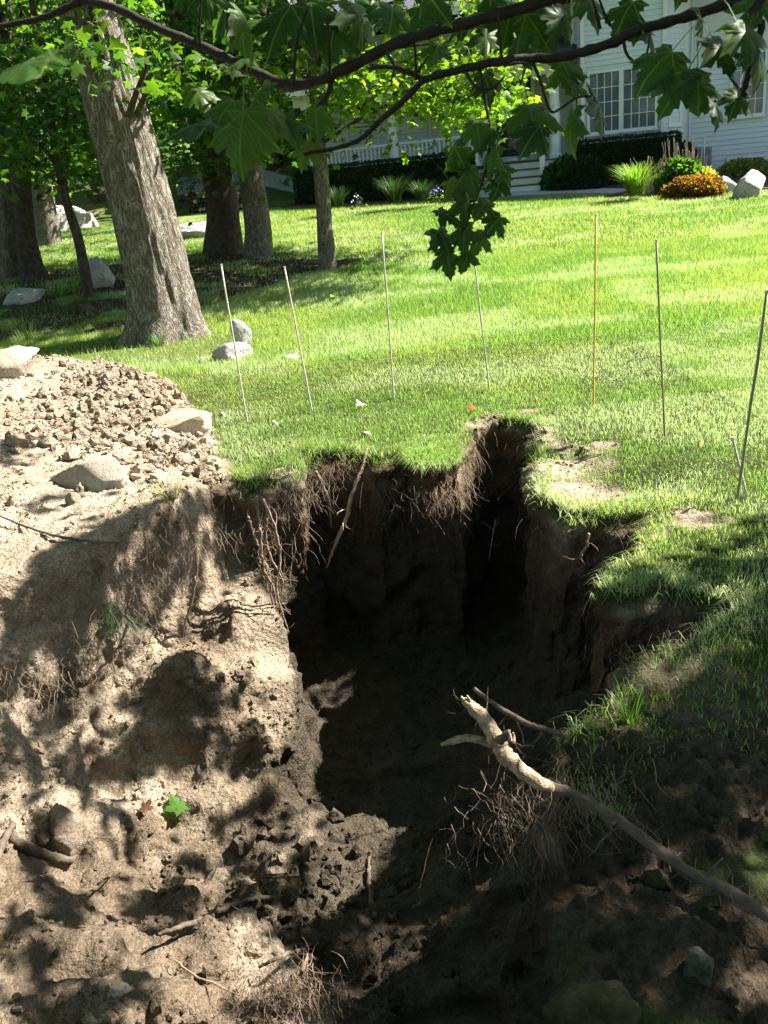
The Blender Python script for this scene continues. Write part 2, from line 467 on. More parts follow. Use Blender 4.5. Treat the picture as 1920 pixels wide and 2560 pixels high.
def top_z(P):
    x, y = P[:, 0], P[:, 1]
    z = lawn_z(x, y)
    ds = sdpoly(P, SPOIL)
    z = z+0.10*sstep(0.0, 0.45, ds)
    z = z+0.36*np.exp(-(((x+3.5)/1.0)**2+((y-7.6)/1.1)**2))*sstep(-.1, .5, ds)+0.22*np.exp(-(((x+3.0)/0.7)**2+((y-5.4)/1.0)**2))
    z = z+0.12*np.exp(-(((x+2.1)/0.45)**2+((y-7.5)/0.4)**2))
    rb = sstep(2.9, 2.2, y)*sstep(-.2, .5, x)                     # churned bank on the right
    z = z-0.14*rb*(0.6+0.6*fbm(np.c_[x*2, y*2], 3, 41))
    z = z-0.1*np.exp(-(((x-1.35)/.3)**2+((y-4.55)/.25)**2))        # sunk strip of turf behind the tongue
    z = z-0.07*np.exp(-(((x-1.15)/.2)**2+((y-5.3)/.5)**2))
    return z
def H(P):
    wob = np.c_[fbm(P*3.1, 3, 3), fbm(P*3.1+9, 3, 4)]*0.09+np.c_[fbm(P*11, 2, 5), fbm(P*11+9, 2, 6)]*0.03
    Q = P+wob
    d = sdpoly(Q, RIM)
    zt = top_z(P)
    db = sdpoly(Q, BENCH)
    zb = shep_big(P, CB); zf = shep_big(P, CF)
    zi = zf+(zb-zf)*sstep(-0.11, 0.0, db+.02)
    k = sstep(-0.02, 0.11, d)
    soft = 0.6*sstep(-.6, -1.4, P[:, 0])*sstep(0, .5, d)
    return zt+(np.minimum(zi, zt)-zt)*k, d, db
FX0, FX1, FY0, FY1 = -4.3, 2.5, 0.75, 8.3
G0 = 0.03
gx = np.arange(FX0, FX1+1e-6, G0); gy = np.arange(FY0, FY1+1e-6, G0)
GX, GY = np.meshgrid(gx, gy)
GP = np.c_[GX.ravel(), GY.ravel()]
GZ, GD, GDB = H(GP)
HG = GZ.reshape(GX.shape)
def hz(x, y):                            # height of the built ground
    x = np.atleast_1d(np.asarray(x, float)); y = np.atleast_1d(np.asarray(y, float))
    i = np.clip((x-FX0)/G0, 0, len(gx)-1.001); j = np.clip((y-FY0)/G0, 0, len(gy)-1.001)
    a = i.astype(int); b = j.astype(int); u = i-a; v = j-b
    z = HG[b, a]*(1-u)*(1-v)+HG[b, a+1]*u*(1-v)+HG[b+1, a]*(1-u)*v+HG[b+1, a+1]*u*v
    ins = (x > FX0) & (x < FX1) & (y > FY0) & (y < FY1)
    return np.where(ins, z, lawn_z(x, y))
def hit(px, py):                         # first point of the built ground met along a pixel's ray
    d = ray(px, py); t = np.arange(1.0, 40, .01)
    p = EYE+d*t[:, None]
    k = np.argmax(p[:, 2] < hz(p[:, 0], p[:, 1]))
    return p[k]
# closed volume -> voxel skin -> crumbly relief
nx, ny = len(gx), len(gy)
ZB = -1.95
V = np.r_[np.c_[GP, GZ], np.c_[GP, np.full(len(GP), ZB)]]
idx = np.arange(nx*ny).reshape(ny, nx)
q = np.c_[idx[:-1, :-1].ravel(), idx[:-1, 1:].ravel(), idx[1:, 1:].ravel(), idx[1:, :-1].ravel()]
qb = q[:, ::-1]+nx*ny
def skirt(line):
    return np.c_[line[1:], line[:-1], line[:-1]+nx*ny, line[1:]+nx*ny]
sk = np.r_[skirt(idx[0, :]), skirt(idx[:, -1]), skirt(idx[-1, ::-1]), skirt(idx[::-1, 0])]
tmp = link('ground_volume', tri_mesh('ground_volume', V, np.r_[q, qb, sk]))
md = tmp.modifiers.new('r', 'REMESH'); md.mode = 'VOXEL'; md.voxel_size = 0.0152; md.adaptivity = 0
ev = tmp.evaluated_get(bpy.context.evaluated_depsgraph_get())
me = bpy.data.meshes.new_from_object(ev)
bpy.data.objects.remove(tmp)
nv = len(me.vertices)
V = np.empty(nv*3, np.float32); me.vertices.foreach_get('co', V); V = V.reshape(-1, 3).astype(float)
N = np.empty(nv*3, np.float32); me.vertex_normals.foreach_get('vector', N); N = N.reshape(-1, 3).astype(float)
npoly = len(me.polygons)
FQ = np.empty(npoly*4, np.int32); me.loops.foreach_get('vertex_index', FQ); FQ = FQ.reshape(-1, 4)
bpy.data.meshes.remove(me)
fc = V[FQ].mean(1)
m_ = 0.05
keep = (fc[:, 2] > ZB+0.12) & (fc[:, 0] > FX0+m_) & (fc[:, 0] < FX1-m_) & (fc[:, 1] > FY0+m_) & (fc[:, 1] < FY1-m_)
FQ = FQ[keep]
used = np.unique(FQ)
re = np.full(nv, -1); re[used] = np.arange(len(used))
V, N, FQ = V[used], N[used], re[FQ]
P2 = V[:, :2]
d_rim = sdpoly(P2, RIM); d_sp = sdpoly(P2, SPOIL); d_b = sdpoly(P2, BENCH)
zt = top_z(P2)
depth = zt-V[:, 2]
edge_n = fbm(P2*5, 3, 8)*0.12
dirt = np.maximum(sstep(-0.03, 0.05, d_sp+edge_n), sstep(0.03, 0.09, depth))
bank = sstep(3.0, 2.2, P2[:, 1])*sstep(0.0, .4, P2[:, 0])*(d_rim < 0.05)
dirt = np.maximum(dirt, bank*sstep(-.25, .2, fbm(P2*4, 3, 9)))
# bare worn patches by the rim on the right
for (px, py, r) in [(1400, 1150, .34), (1450, 1215, .3), (1400, 1105, .2), (1490, 1110, .14), (1340, 1080, .24), (1610, 1320, .14), (1720, 1300, .12), (1180, 1060, .12), (1310, 1030, .1), (1510, 1245, .14), (1230, 1040, .14), (1560, 1290, .1), (700, 1180, .08), (800, 1120, .1)]:
    c0 = on(px, py, 0)[:2]
    dirt = np.maximum(dirt, sstep(r*1.1, r*.5, np.linalg.norm(P2-c0, axis=1)+edge_n*1.2)*(depth < .3))
steep = 1-np.abs(N[:, 2])
near = 0.65+0.35*sstep(6.5, 3, P2[:, 1])
w0 = np.clip(1-worley(V*3.2, 20), -1, 1); w1 = np.clip(1-worley(V*7.0, 21), -1, 1); w2 = np.clip(1-worley(V*16.0, 22), -1, 1); w3 = np.clip(1-worley(V*34.0, 23), -1, 1)
crumb = sstep(-.15, .35, fbm(V*2.3, 3, 31))
inpit = sstep(0, .1, d_rim)
disp = 0.05*fbm(V*3.3, 3, 24)+inpit*(0.07*(w0-.5)-.05*sstep(.75, .95, np.abs(fbm(V*2.6, 2, 26))*-1+1))+(0.05+.02*inpit)*(w1-.5)*crumb+(0.034+.014*inpit)*(w2-.45)*(0.35+0.65*crumb)+0.016*(w3-.45)+0.012*fbm(V*40, 2, 25)
disp = disp*(1+.9*bank)
shoulder = np.exp(-(d_b/.16)**2)*sstep(3.1, 3.4, P2[:, 1])*sstep(0, .1, d_rim)
disp = disp*(1-.6*shoulder)
V2 = V+N*(disp*dirt*near)[:, None]
# turf lip juts out a little, earth below it has fallen away
wall = sstep(.45, .8, steep)*(d_b < .1)
hn = N.copy(); hn[:, 2] = 0; hn /= np.linalg.norm(hn, axis=1)[:, None]+1e-6
lip = 0.05*sstep(.2, .06, depth)-0.08*sstep(.12, .4, depth)*(0.5+fbm(V*4, 2, 33))
streak = 0.012*fbm(V*np.array([14, 14, 1.5]), 3, 35)
V2 += hn*((lip+streak)*wall*dirt)[:, None]
V2[:, 2] += (1-dirt)*0.012*fbm(P2*9, 3, 36)
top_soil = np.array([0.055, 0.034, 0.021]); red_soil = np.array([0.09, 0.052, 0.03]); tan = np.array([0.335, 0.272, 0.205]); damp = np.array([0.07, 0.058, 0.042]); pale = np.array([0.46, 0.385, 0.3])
turf = np.array([0.05, 0.062, 0.02])
def lerp(a, b, k): return a+(b-a)*k[:, None]
nz1 = fbm(V*2.1, 4, 51); nz2 = fbm(V*6, 3, 52)
Cc = np.tile(tan, (len(V), 1))
Cc = lerp(Cc, np.tile(pale, (len(V), 1)), sstep(-.1, .5, nz1)*.7)
Cc = lerp(Cc, np.tile(np.array([.14, .105, .073]), (len(V), 1)), .82*sstep(-.12, .22, fbm(V*1.15+4, 4, 58))*sstep(-.05, .2, d_rim))
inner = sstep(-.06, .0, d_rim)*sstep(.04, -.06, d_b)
Cc = lerp(Cc, np.tile(damp, (len(V), 1)), inner*sstep(.1, .5, depth+.2*nz2)*.97)  # moist soil, with the pit's shade worked into the dark tone
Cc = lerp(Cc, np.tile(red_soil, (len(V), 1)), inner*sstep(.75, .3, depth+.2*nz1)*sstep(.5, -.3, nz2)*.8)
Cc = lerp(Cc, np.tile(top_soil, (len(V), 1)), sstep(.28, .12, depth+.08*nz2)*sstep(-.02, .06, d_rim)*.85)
Cc = lerp(Cc, np.tile(np.array([.045, .034, .024]), (len(V), 1)), bank*.92)  # canopy shade is put into this darker bank soil
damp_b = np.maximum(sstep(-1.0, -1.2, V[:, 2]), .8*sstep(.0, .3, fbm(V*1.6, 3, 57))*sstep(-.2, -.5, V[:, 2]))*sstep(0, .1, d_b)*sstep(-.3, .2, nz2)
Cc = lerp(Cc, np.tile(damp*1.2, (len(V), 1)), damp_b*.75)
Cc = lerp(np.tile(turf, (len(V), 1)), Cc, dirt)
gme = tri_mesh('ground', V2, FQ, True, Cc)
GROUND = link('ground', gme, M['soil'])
tag(GROUND, kind='structure')
gN = np.empty(len(V2)*3, np.float32); gme.vertex_normals.foreach_get('vector', gN); gN = gN.reshape(-1, 3).astype(float)
gV, gDirt, gDepth, gRim, gB, gBank = V2, dirt, depth, d_rim, d_b, bank

# the rest of the lawn, to the horizon
t = NT('lawn')
n1 = t.noise(0.6, 5, 0.6); n2 = t.noise(40, 5, 0.7)
c = t.ramp(n1.outputs[0], [(0.3, (0.055, 0.09, 0.02)), (0.5, (0.085, 0.115, 0.03)), (0.7, (0.13, 0.135, 0.05))])
c = t.mix(c, t.ramp(n2.outputs[0], [(0.3, (0.6, 0.6, 0.6)), (0.7, (1.3, 1.3, 1.3))]), 1.0, 'MULTIPLY')
M['lawn'] = t.done(t.principled(c, 0.95, t.bump(n2.outputs[0], 0.8, 0.03), 0.1))
ex_ = np.unique(np.r_[np.linspace(-90, -8, 30), np.linspace(-8, FX0+.03, 14), np.linspace(FX0+.03, FX1-.03, 24), np.linspace(FX1-.03, 10, 20), np.linspace(10, 90, 30)])
ey_ = np.unique(np.r_[np.linspace(-40, FY0+.03, 14), np.linspace(FY0+.03, FY1-.03, 24), np.linspace(FY1-.03, 30, 60), np.linspace(30, 120, 30)])
LX, LY = np.meshgrid(ex_, ey_)
LP = np.c_[LX.ravel(), LY.ravel()]
LZ = lawn_z(LP[:, 0], LP[:, 1])-0.006
onb = (LP[:, 0] > FX0-.2) & (LP[:, 0] < FX1+.2) & (LP[:, 1] > FY0-.2) & (LP[:, 1] < FY1+.2)
LZ[onb] = np.maximum(top_z(LP[onb]), LZ[onb])-0.006
id2 = np.arange(len(LP)).reshape(LX.shape)
q = np.c_[id2[:-1, :-1].ravel(), id2[:-1, 1:].ravel(), id2[1:, 1:].ravel(), id2[1:, :-1].ravel()]
cc = LP[q].mean(1)
out = ~((cc[:, 0] > FX0+.03) & (cc[:, 0] < FX1-.03) & (cc[:, 1] > FY0+.03) & (cc[:, 1] < FY1-.03))
lme = tri_mesh('lawn', np.c_[LP, LZ], q[out])
tag(link('lawn', lme, M['lawn']), kind='structure')

# ------------------------------------------------------------------ leaves and blades
def outline(half):
    R_ = [(x, y) for x, y in half]
    L_ = [(-x, y) for x, y in half[1:-1]][::-1]
    return np.array(R_+L_)
LEAF_HI = outline([(0, .10), (.12, .0), (.34, .02), (.26, .12), (.31, .2), (.22, .25), (.40, .35), (.43, .46), (.56, .57), (.41, .585), (.36, .67), (.17, .55), (.23, .69), (.155, .73), (.16, .83), (.065, .88), (0, 1)])
LEAF_MID = outline([(0, .1), (.31, .02), (.22, .25), (.54, .56), (.18, .55), (.2, .72), (0, 1)])
LEAF_LO = outline([(0, 0), (.42, .45), (0, 1)])
def leaf_shape(o, fold=.5, droop=.25, twist=0):
    z = -fold*np.abs(o[:, 0])**1.3*.6-droop*(o[:, 1]-.3)**2+twist*o[:, 0]*o[:, 1]
    V = np.c_[o, z]
    n = len(o)
    if n < 20:
        V = np.r_[V, [[0, .36, .015]]]
        return V, np.array([[n, i, (i+1) % n] for i in range(n)])
    mid = o*.55+np.array([0, .36])*.45          # an inner ring lets the blade curl
    zm = -fold*np.abs(mid[:, 0])**1.3*.6-droop*(mid[:, 1]-.3)**2+twist*mid[:, 0]*mid[:, 1]+.02*np.cos(np.arctan2(mid[:, 0], mid[:, 1]-.36)*5)
    V[:, 2] += .05*np.sin(np.arange(n)*2.3+fold*9)*np.linalg.norm(o-np.array([0, .36]), axis=1)
    V = np.r_[V, np.c_[mid, zm], [[0, .36, .015]]]
    T = []
    for i in range(n):
        j = (i+1) % n
        T += [[i, j, n+j], [i, n+j, n+i], [n+i, n+j, 2*n]]
    return V, np.array(T)
def unit(a): return a/(np.linalg.norm(a, axis=-1, keepdims=True)+1e-9)
def bake(shape, pos, tip, nrm, size, col, cjit=0.0):
    LV, LT = shape
    tip = unit(tip)
    side = unit(np.cross(tip, nrm))
    nr = np.cross(side, tip)
    sz = np.asarray(size).reshape(-1, 1, 1)*np.ones((len(pos), 1, 1))
    W = pos[:, None, :]+sz*(LV[None, :, 0, None]*side[:, None, :]+LV[None, :, 1, None]*tip[:, None, :]+LV[None, :, 2, None]*nr[:, None, :])
    k = len(LV)
    T = (LT[None]+(np.arange(len(pos))*k)[:, None, None]).reshape(-1, 3)
    C = np.repeat(col, k, axis=0)
    return W.reshape(-1, 3), T, C
def join(parts):
    Vs, Ts, Cs = [], [], []; n = 0
    for V, T, C in parts:
        Vs.append(V); Ts.append(T+n); Cs.append(C); n += len(V)
    return np.concatenate(Vs), np.concatenate(Ts), np.concatenate(Cs)
GREENS = np.array([[.035, .085, .016], [.05, .115, .018], [.07, .14, .02], [.03, .075, .022], [.085, .15, .022]])
def green(n, base=GREENS, jit=.25):
    c = base[rng.integers(0, len(base), n)]
    return c*(1+rng.normal(0, jit, (n, 1)).clip(-.5, .6))
def leaf_cloud(centers, n_each, spread, size, shape, base=GREENS, flat=.35, tilt=.55, droop=.35):
    centers = np.asarray(centers)
    m = len(centers)*n_each
    cid = np.repeat(np.arange(len(centers)), n_each)
    off = rng.normal(0, 1, (m, 3))*spread*np.array([1, 1, flat])
    off[:, 2] -= .12*(off[:, 0]**2+off[:, 1]**2)/max(spread, .1)
    pos = centers[cid]+off
    nrm = unit(np.array([0, 0, 1.])+rng.normal(0, tilt, (m, 3)))
    az = rng.uniform(0, 2*math.pi, m)
    tip = np.c_[np.cos(az), np.sin(az), -droop+rng.normal(0, .35, m)]
    sz = size*rng.uniform(.6, 1.25, m)
    tone = 1+rng.normal(0, .18, len(centers))[cid]
    return bake(shape, pos, tip, nrm, sz, green(m, base)*tone[:, None].clip(.5, 1.6))
SH_MID = leaf_shape(LEAF_MID); SH_LO = leaf_shape(LEAF_LO, .3, .1)

# ------------------------------------------------------------------ house
O = gnd(1365, 477)
TH = math.radians(-25)
HOUSE = empty('house', O, TH, label='pale clapboard house with a white porch, front steps and paned windows', cat='house')
ex = np.array([math.cos(TH), math.sin(TH), 0]); ey = np.array([-math.sin(TH), math.cos(TH), 0])
def hp(s, y, z): return O+ex*s+ey*y+np.array([0, 0, z])        # a point given along the house front
board_me = poly_mesh('siding_board', [(0, 0, 0), (1, 0, 0), (1, -.022, .002), (0, -.022, .002), (0, -.002, .113), (1, -.002, .113), (0, .01, .113), (1, .01, .113)],
                     [(0, 1, 2, 3), (3, 2, 5, 4), (4, 5, 7, 6), (0, 3, 4, 6), (1, 7, 5, 2)])
board_me.materials.append(M['siding'])
def wall(name, s0, y0, s1, y1, z0, z1, zb0, zb1, skip=None):
    L = math.hypot(s1-s0, y1-y0); a = math.atan2(y1-y0, s1-s0)
    w = MB().box(0, L, .012, .16, z0, z1).build(name, M['siding'], HOUSE)
    w.location = (s0, y0, 0); w.rotation_euler = (0, 0, a)
    z = zb0
    while z < zb1:
        spans = [(0, L)]
        if skip:
            for (a0, a1, c0, c1) in skip:
                if c0-.02 < z+.055 < c1+.02:
                    spans = [q for (p0, p1) in spans for q in ((p0, min(p1, a0)), (max(p0, a1), p1)) if q[1]-q[0] > .02]
        for (p0, p1) in spans:
            b = link('siding_board', board_me, None, w)
            b.location = (p0, rng.normal(0, .001), z); b.scale = (p1-p0, 1, 1)
        z += .11
    return w
wall('wall', -7.4, 2.8, 0.35, 2.8, -.3, 4.25, .72, 4.2, [(5.35, 6.25, .7, 2.85), (6.25, 6.55, .7, 2.85)])
wall('wall', 0.3, 1.9, 0.68, 1.2, -.3, 4.25, 0.0, 4.15)
bay = wall('wall', 0.68, 1.2, 2.5, 1.2, -.3, 4.25, .2, 4.15, [(.06, 1.72, 1.1, 2.56)])
wall('wall', 2.5, 1.2, 2.95, 1.75, -.3, 4.25, -.1, 4.15)
wall('wall', 2.95, 1.9, 9.5, 1.9, -.6, 4.25, -.25, 4.1, [(.95, 1.75, 1.15, 2.6), (.93, 1.72, -.25, .36), (.02, .6, -.3, .6)])
MB().box(-7.4, .4, 2.97, 9, -.4, 4.2).box(.7, 9.5, 2.1, 9, -.4, 4.2).build('house_core', M['foundation'], HOUSE)
MB().box(-7.9, 10, .98, 1.02, 4.14, 4.3).build('roof_fascia', M['white_paint'], HOUSE)
rf = MB(); rf.add([(-7.9, .95, 4.3), (10, .95, 4.3), (10, 5.6, 6.7), (-7.9, 5.6, 6.7), (-7.9, 10.2, 4.3), (10, 10.2, 4.3)], [(0, 1, 2, 3), (3, 2, 5, 4), (0, 3, 4), (1, 5, 2)])
rf.build('roof', M['shingle'], HOUSE)
for (s, y) in [(.3, 1.86), (.66, 1.17), (2.5, 1.16), (2.93, 1.72), (2.97, 1.87)]:
    MB().box(s-.04, s+.04, y-.04, y+.03, -.2, 4.2).build('corner_trim', M['white_paint'], HOUSE)
MB().tube([(3.03, 1.84, -.1), (3.03, 1.84, 4.1)], .03, 8).build('downspout', M['siding'], HOUSE)
def window(s, y, z0, w, h, cols, rows, a=0, glass='curtained_glass', fr=.06, sill=True):
    f = MB()
    f.box(-fr, 0, -.05, .03, -fr, h+fr).box(w, w+fr, -.05, .03, -fr, h+fr).box(0, w, -.05, .03, h, h+fr).box(0, w, -.05, .03, -fr, 0)
    fo = f.build('window', M['white_paint'], HOUSE)
    fo.location = (s, y, z0); fo.rotation_euler = (0, 0, a)
    if sill: MB().box(-fr-.03, w+fr+.03, -.08, -.052, -fr-.03, -fr+.01).build('sill', M['white_paint'], fo)
    pw, ph = w/cols, h/rows
    pm = MB().box(.008, pw-.008, -.004, .02, .008, ph-.008).build('pane', M[glass], fo)
    pm.location = (0, 0, 0)
    for i in range(cols):
        for j in range(rows):
            if i == j == 0: continue
            p = link('pane', pm.data, None, fo); p.location = (i*pw, 0, j*ph)
            p.rotation_euler = (rng.normal(0, .004), 0, rng.normal(0, .004))
    g = MB()
    for i in range(1, cols): g.box(i*pw-.008, i*pw+.008, -.02, .01, 0, h)
    for j in range(1, rows): g.box(0, w, -.0215, .011, j*ph-.008, j*ph+.008)
    if cols*rows > 1: g.build('muntin', M['white_paint'], fo)
    return fo
window(.82, 1.2, 1.2, .68, 1.26, 4, 4)
window(1.6, 1.2, 1.2, .72, 1.26, 4, 4)
window(2.62, 1.38, 1.22, .28, 1.2, 2, 4, math.atan2(.55, .45))
window(.38, 1.72, .95, .3, 1.5, 1, 2, math.atan2(-.7, .38), 'window_glass')
window(3.95, 1.9, 1.25, .66, 1.25, 4, 4)
window(3.95, 1.9, -.2, .66, .5, 4, 1, 0, 'window_glass')
window(-4.75, 2.8, 1.2, .9, 1.35, 1, 2, 0, 'window_glass')
window(-6.3, 2.8, 1.2, .9, 1.35, 1, 2, 0, 'window_glass')

# storm door and sidelight
d = MB(); d.box(-2.02, -1.94, 2.72, 2.8, .72, 2.85).box(-1.27, -1.19, 2.72, 2.8, .72, 2.85).box(-1.94, -1.27, 2.72, 2.8, .72, .86).box(-1.94, -1.27, 2.72, 2.8, 2.72, 2.85)
dd = d.build('door', M['white_paint'], HOUSE)
MB().box(-1.94, -1.27, 2.745, 2.77, .86, 2.72).build('pane', M['window_glass'], dd)
MB().tube([(-1.9, 2.70, 1.65), (-1.9, 2.66, 1.65), (-1.9, 2.66, 1.8), (-1.9, 2.70, 1.8)], .012, 6).build('door_handle', M['dark_metal'], dd)
MB().box(-1.18, -1.1, 2.71, 2.79, .72, 2.85).box(-.98, -.86, 2.71, 2.79, .72, 2.85).box(-1.1, -.98, 2.73, 2.79, .72, 1.25).build('sidelight', M['white_paint'], HOUSE)
MB().box(-1.1, -.98, 2.75, 2.78, 1.25, 2.8).build('sidelight_pane', M['window_glass'], HOUSE)
# porch
for k in range(4):
    st = MB().box(-1.75, -.0, .28*k, .28*k+.26, .175*k, .175*k+.145).build('step', M['white_paint'], HOUSE)
    MB().box(-1.78, .03, .28*k-.03, .28*k+.27, .175*k+.147, .175*k+.178).build('tread', M['deck_grey'], st)
dk = MB().box(-7.3, .32, 1.13, 2.78, .62, .70).build('porch_deck', M['deck_grey'], HOUSE)
MB().box(-7.3, -1.78, 1.15, 1.2, -.1, .61).box(.04, .32, 1.15, 1.2, -.1, .61).build('porch_skirt', M['white_paint'], HOUSE)
colm = MB().box(-.16, .16, -.16, .16, 0, .06).lathe([(.15, .062), (.155, .1), (.125, .13), (.128, .7), (.12, 1.3), (.105, 1.72), (.13, 1.75), (.14, 1.8), (.12, 1.82)], 20).box(-.15, .15, -.15, .15, 1.822, 1.9)
c0 = None
for s in (-.05, -2.15, -4.33, -6.74):
    if c0 is None: c0 = o = colm.build('porch_column', M['white_paint'], HOUSE)
    else: o = link('porch_column', c0.data, None, HOUSE)
    o.location = (s, 1.3, .70)
MB().box(-7.1, .28, 1.14, 1.44, 2.6, 2.86).build('porch_beam', M['cream_paint'], HOUSE)
MB().box(-7.3, .45, .78, .9, 2.84, 2.96).box(.33, .45, .9, 2.7, 2.84, 2.96).build('gutter', M['white_paint'], HOUSE)
pr = MB(); pr.add([(-7.4, .88, 2.93), (.42, .88, 2.93), (.42, 2.79, 3.55), (-7.4, 2.79, 3.55), (-7.4, .88, 2.87), (.42, .88, 2.87), (.42, 2.79, 3.3), (-7.4, 2.79, 3.3)], [(0, 1, 2, 3), (7, 6, 5, 4), (0, 4, 5, 1), (1, 5, 6, 2), (3, 7, 4, 0)])
pr.build('porch_roof', M['shingle'], HOUSE)
bal = poly_mesh('baluster', *(lambda b: (b.V, b.F))(MB().box(-.02, .02, -.02, .02, .86, 1.40)))
bal.materials.append(M['white_paint'])
for (a, b) in ((-6.6, -4.48), (-4.18, -2.3)):
    r = MB().box(a, b, 1.26, 1.34, 1.40, 1.46).box(a, b, 1.27, 1.33, .80, .86).build('porch_railing', M['white_paint'], HOUSE)
    n = int((b-a)/.118)
    for i in range(n):
        o = link('baluster', bal, None, r); o.location = (a+.06+i*(b-a-.1)/n, 1.3, 0)
nw = MB().box(-.17, -.06, .15, .26, .0, 1.02).box(-.185, -.045, .135, .275, 1.022, 1.06).box(-.17, -.06, .15, .26, 1.061, 1.075).build('newel_post', M['white_paint'], HOUSE)
MB().box(3.0, 3.52, 1.72, 1.88, -.25, .6).build('bulkhead_hatch', M['utility_grey'], HOUSE)
# things on the porch
MB_ = MB().lathe([(.02, 0), (.17, .02), (.19, .06), (.12, .1), (.03, .11)], 14)
bag = MB_.build('cushion', M['siding'], None, True); bag.location = hp(-1.1, 1.5, .705); bag.scale = (1.5, .8, .9); bag.rotation_euler = (0, 0, TH)
tag(bag, 'pale rounded cushion lying on the porch deck before the storm door', 'cushion')
def blob_flowers(name, label, c, r, mat, n, cat, sz):
    e = empty(name, c, 0, label=label, cat=cat)
    cen = rng.normal(0, 1, (n, 3))*r
    parts = [bake(SH_LO, cen, rng.normal(0, 1, (n, 3)), rng.normal(0, 1, (n, 3)), sz, np.ones((n, 3)))]
    V, T, C = join(parts)
    tag(link('petal', tri_mesh('petal', V, T, False), M[mat], e), kind='stuff')
    k = n
    V, T, C = leaf_cloud([(0, 0, -.08)], k, r[0], sz*1.3, SH_LO)
    tag(link('leaf', tri_mesh('leaf', V, T, False, C), M['leaf'], e), kind='stuff')
    return e
for (px, py) in [(900, 268), (1008, 248), (1112, 222)]:
    dd_ = ray(px, py); tt = ((hp(0, 1.0, 0)-EYE)@ey)/(dd_@ey)
    e = blob_flowers('hanging_basket', {900: 'basket of red flowers hanging from the porch, nearest the thin tree trunk', 1008: 'red flower basket hanging midway along the porch', 1112: 'red flower basket hanging behind the brightest maple leaves'}[px], EYE+dd_*tt, (.1, .1, .07), 'red_flower', 60, 'flower basket', .07)
    e['group'] = 'hanging flower baskets'
    MB().tube([(0, 0, .02), (0, 0, .5)], .006, 5).build('cord', M['dark_metal'], e)

# ------------------------------------------------------------------ planting in front of the house
def bush(name, label, cat, c, size, n, leaf, base, mat='evergreen', shape='ball', core=(.012, .02, .008), yaw=TH, group=None):
    e = empty(name, c, yaw, label=label, cat=cat, group=group)
    sx, sy, sz = size
    u = rng.uniform(-1, 1, (n, 3))
    if shape == 'box':
        f = rng.integers(0, 5, n)
        u[f == 0, 0] = 1; u[f == 1, 0] = -1; u[f == 2, 1] = -1; u[f == 3, 2] = 1; u[f == 4, 1] = -1
        nr = np.zeros((n, 3)); nr[f == 0, 0] = 1; nr[f == 1, 0] = -1; nr[f == 2, 1] = -1; nr[f == 3, 2] = 1; nr[f == 4, 1] = -1
        pos = u*np.array([sx, sy, sz])/2
        pos[:, 2] += sz/2
        pos += nr*(rng.normal(0, .018, (n, 1))+.02*vnoise(pos*5, 3)[:, None])
    else:
        v = unit(rng.normal(0, 1, (n, 3))); v[:, 2] = np.abs(v[:, 2])*1.15-.15
        v = unit(v); nr = v
        rr = 1+.16*fbm(v*2.5+len(label)*1.7, 3, 6)+rng.normal(0, .05, n)-.25*(rng.random(n) < .3)*rng.random(n)
        pos = v*rr[:, None]*np.array([sx, sy, sz*1.0])*np.array([.5, .5, .85])
        pos[:, 2] = np.maximum(pos[:, 2]+sz*.15, .02)
    tip = unit(nr+rng.normal(0, .8, (n, 3))+np.array([0, 0, .3]))
    V, T, C = bake(SH_LO, pos, tip, rng.normal(0, 1, (n, 3)), leaf*rng.uniform(.6, 1.3, n), green(n, np.asarray(base)))
    tag(link('foliage', tri_mesh('foliage', V, T, False, C), M[mat], e), kind='stuff')
    if shape == 'box':
        k = .05
        co = MB().box(-sx/2+k, sx/2-k, -sy/2+k, sy/2-k, 0, sz-k)
        o = co.build('core', None, e)
    else:
        IV, IT = ICO[3]
        Vc = IV*np.array([sx, sy, sz])*np.array([.38, .38, .66]); Vc[:, 2] = np.maximum(Vc[:, 2]+sz*.12, 0)
        o = link('core', tri_mesh('core', Vc, IT), None, e)
    o.data.materials.clear(); o.data.materials.append(M['bush_core'])
    return e
plain('bush_core', (.014, .022, .009), .95, .3, 10, .5, 40, .05)
DARKG = [[.018, .045, .014], [.025, .06, .016], [.014, .035, .012]]
def hgz(s, y):
    p = hp(s, y, 0); return float(lawn_z(p[0], p[1]))-O[2]
bush('clipped_hedge', 'long dark clipped hedge in front of the porch railing', 'hedge', hp(-4.1, -.15, -.03), (4.5, 1.1, 1.04), 16000, .05, DARKG, shape='box')
bush('clipped_hedge', 'short square-cut hedge under the double bay window', 'hedge', hp(1.78, .55, -.05), (2.25, .7, 1.04), 9000, .045, DARKG, shape='box')
bush('round_shrub', 'egg-shaped dark evergreen shrub at the right end of the bay hedge', 'shrub', hp(3.0, 1.15, -.1), (.62, .62, .85), 3500, .05, [[.03, .065, .03], [.022, .05, .022]])
bush('dark_shrub', 'low dark shrub in shade before the left end of the bay hedge', 'shrub', hp(.95, -.05, -.05), (.95, .75, .72), 3500, .05, DARKG)
bush('broadleaf_shrub', 'broad-leaved green shrub beside the porch newel post', 'shrub', hp(.45, .1, -.03), (1.05, .8, .62), 1400, .12, [[.03, .08, .025], [.045, .1, .035]], 'leaf')
bush('variegated_shrub', 'pale yellow-green shrub under the small basement window', 'shrub', hp(4.35, .75, -.3), (1.5, .9, .55), 5000, .06, [[.17, .2, .07], [.12, .17, .05], [.24, .24, .1]], 'leaf')
bush('barberry_shrub', 'low orange and red barberry mound at the edge of the bed', 'shrub', at(1735, 490, 18.2), (1.1, .75, .36), 4600, .05, [[.2, .06, .025], [.2, .11, .025], [.12, .13, .025], [.14, .04, .025]], 'leaf')
